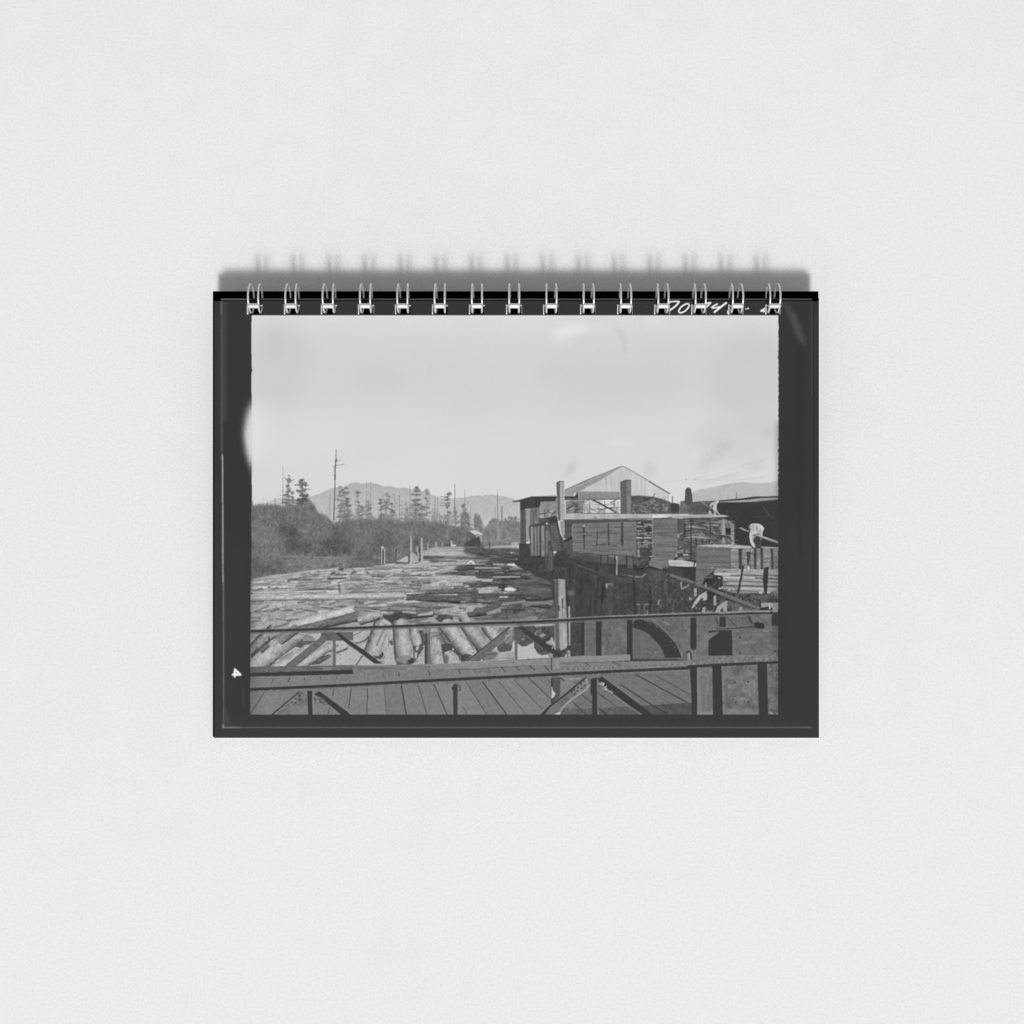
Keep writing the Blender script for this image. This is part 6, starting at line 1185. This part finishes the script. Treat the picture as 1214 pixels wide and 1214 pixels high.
rgba = np.ones((nv, 4), np.float32); rgba[:, :3] = alb.reshape(-1, 1)
ca.data.foreach_set('color', rgba.ravel())
me.materials.append(m_print)
sheet = link(bpy.data.objects.new('printed_sheet', me), cal)
sheet['label'] = 'black-bordered monochrome print of a river log raft, sawmill and iron bridge'

# stack of white sheets under it, slotted the same way
bm = bmesh.new()
zt, zb = -.25*U, -STACK*U
X0, X1 = 254.6, 972.2
def slab(x0, x1, y0, y1):
    bm_v = loc(x0, y0), loc(x1, y1)
    add_box(bm, Vector((bm_v[0].x, bm_v[1].y, zb)), Vector((bm_v[1].x, bm_v[0].y, zt)))
slab(X0, X1, 354.2, HY0); slab(X0, 968, HY1, 866)
full = zb; zb = -2.0*U
slab(X0, X1, 866, 876.6); slab(968, X1, HY1, 866)      # the top few sheets run out furthest
zb = full
edge = X0
for a_, b_ in slots:
    slab(edge, a_, HY0, HY1); edge = b_
slab(edge, X1, HY0, HY1)
bmesh.ops.remove_doubles(bm, verts=bm.verts, dist=1e-7)
mesh_obj('page_stack', bm, m_paper, cal)

# spacer pad between the sheets and the board, starting below the wire
bm = bmesh.new(); p0 = loc(262, 868, -GAPZ); p1 = loc(962, 400, -STACK-.05); add_box(bm, p0, p1)
mesh_obj('spacer_card', bm, m_board, cal)

# black backing board: sized so its top and left edges show past the sheets
bm = bmesh.new()
a_ = seen(252.2, 345.2, -GAPZ); b_ = seen(970.4, 873.8, -GAPZ)
add_box(bm, Vector((a_.x, b_.y, -low*U)), Vector((b_.x, a_.y, -GAPZ*U)), bevel=.4*U)
mesh_obj('backing_board', bm, m_board, cal)

# folding strut that holds the top edge off the surface
bm = bmesh.new()
hz = (frame @ Vector((0, a_.y, -low*U))).z
top = Vector((0, (CY-420)*U, -low*U))
wz = (frame @ top).z
inv = frame.inverted()
foot = inv @ Vector(((frame @ top).x, (frame @ top).y+.004, .0004))
w2 = 90*U; th = 2.5*U
vs = []
for s in (-1, 1):
    for p_ in (top, foot):
        for dy in (0, th): vs.append(bm.verts.new(p_+Vector((s*w2, dy, -.00002 if p_ is top else 0))))
for f in ((0, 1, 3, 2), (4, 6, 7, 5), (0, 4, 5, 1), (2, 3, 7, 6), (1, 5, 7, 3), (0, 2, 6, 4)): bm.faces.new([vs[k] for k in f])
bmesh.ops.recalc_face_normals(bm, faces=bm.faces)
mesh_obj('easel_strut', bm, m_board, cal)

# twin-loop wire binding: each loop passes the slot, rises over the top edge and returns behind the sheets
WR = 1.12*U
def loop_bm():
    bm = bmesh.new()
    c_y, c_z, ry, rz = (CY-353.6)*U, -3.2*U, 17.0*U, 17.6*U
    for s in (-5.5, 5.5):
        pts = []
        for k in range(0, 49):                                  # from inside the slot, over the front and top, round the back
            a = math.radians(-82+k*(330/48))
            yy = c_y-ry*math.cos(math.radians(0))*math.sin(math.radians(90))*0+ry*math.sin(a)*1.0
            zz = c_z+rz*math.cos(a)
            pts.append(Vector(((s+(.5 if s > 0 else -.5)*math.cos(a))*U, yy, zz)))
        add_tube(bm, pts, WR)
    return bm
def bar_bm():
    bm = bmesh.new()
    y = (CY-364.2)*U; z = 11.0*U
    add_tube(bm, [Vector((x*U, y, z)) for x in np.linspace(-6.2, 6.2, 9)], 3.0*U, 14)
    add_tube(bm, [Vector((-9.0*U, (CY-yy)*U, zz*U)) for yy, zz in ((361.2, 2.2), (364, 1.8), (368, 1.4), (371, 1), (372.6, .9))], .85*U, 10)
    return bm
proto_loop = proto_bar = None
for i, x in enumerate(ring_x):
    if i == 0:
        lp = mesh_obj('binding_loop', loop_bm(), m_wire, cal, True)
        br = mesh_obj('loop_tip', bar_bm(), m_wire, lp, True)
        proto_loop, proto_bar = lp, br
    else:
        lp = link(proto_loop.copy(), cal); br = link(proto_bar.copy(), lp)
    lp.location = ((x-CX)*U, 0, 0)

# ---- surface ----------------------------------------------------------------------
bm = bmesh.new()
S = 1.6
bmesh.ops.create_grid(bm, x_segments=2, y_segments=2, size=S)
g = mesh_obj('tabletop', bm, m_ground)
g['kind'] = 'structure'; g['label'] = 'pale grey finely textured surface under the calendar'; g['category'] = 'surface'

# ---- camera: square to the printed sheet --------------------------------------------
cam_d = bpy.data.cameras.new('camera'); cam = link(bpy.data.objects.new('camera', cam_d))
cam.matrix_world = frame @ Matrix.Translation((0, 0, D*U))
cam_d.sensor_fit = 'HORIZONTAL'; cam_d.sensor_width = 36
cam_d.lens = 36*D/1214.0
cam_d.clip_start = .01; cam_d.clip_end = 100
scene.camera = cam

# ---- light ------------------------------------------------------------------------
w = bpy.data.worlds.new('World'); scene.world = w; w.use_nodes = True
bg = w.node_tree.nodes['Background']; bg.inputs['Color'].default_value = (1, 1, 1, 1); bg.inputs['Strength'].default_value = .31
LH, LY, LX = 1.0, -29/38.0, 1.6/38.0           # shadow offset of the top edge gives the lamp's direction
dirv = Vector((LX, LY, LH)).normalized()
R_ = 18.0
POWER = 425.0*(R_/7)**2*1.01
# small lamp for the crisp edge; broad one added behind to feather shadows
for nm, size, share, off in (('key_lamp', R_*.10, .5, 0.0), ('soft_lamp', R_*.25, .5, .6)):
    ld = bpy.data.lights.new(nm, 'AREA'); ld.shape = 'DISK'; ld.size = size; ld.energy = POWER*share
    lo = link(bpy.data.objects.new(nm, ld)); lo.location = dirv*(R_+off)
    lo.rotation_euler = (-dirv).to_track_quat('-Z', 'Y').to_euler()

scene.view_settings.view_transform = 'Standard'; scene.view_settings.look = 'None'
scene.view_settings.exposure = 0; scene.view_settings.gamma = 1; scene.view_settings.use_curve_mapping = False
scene.cycles.max_bounces = 6; scene.cycles.use_denoising = False
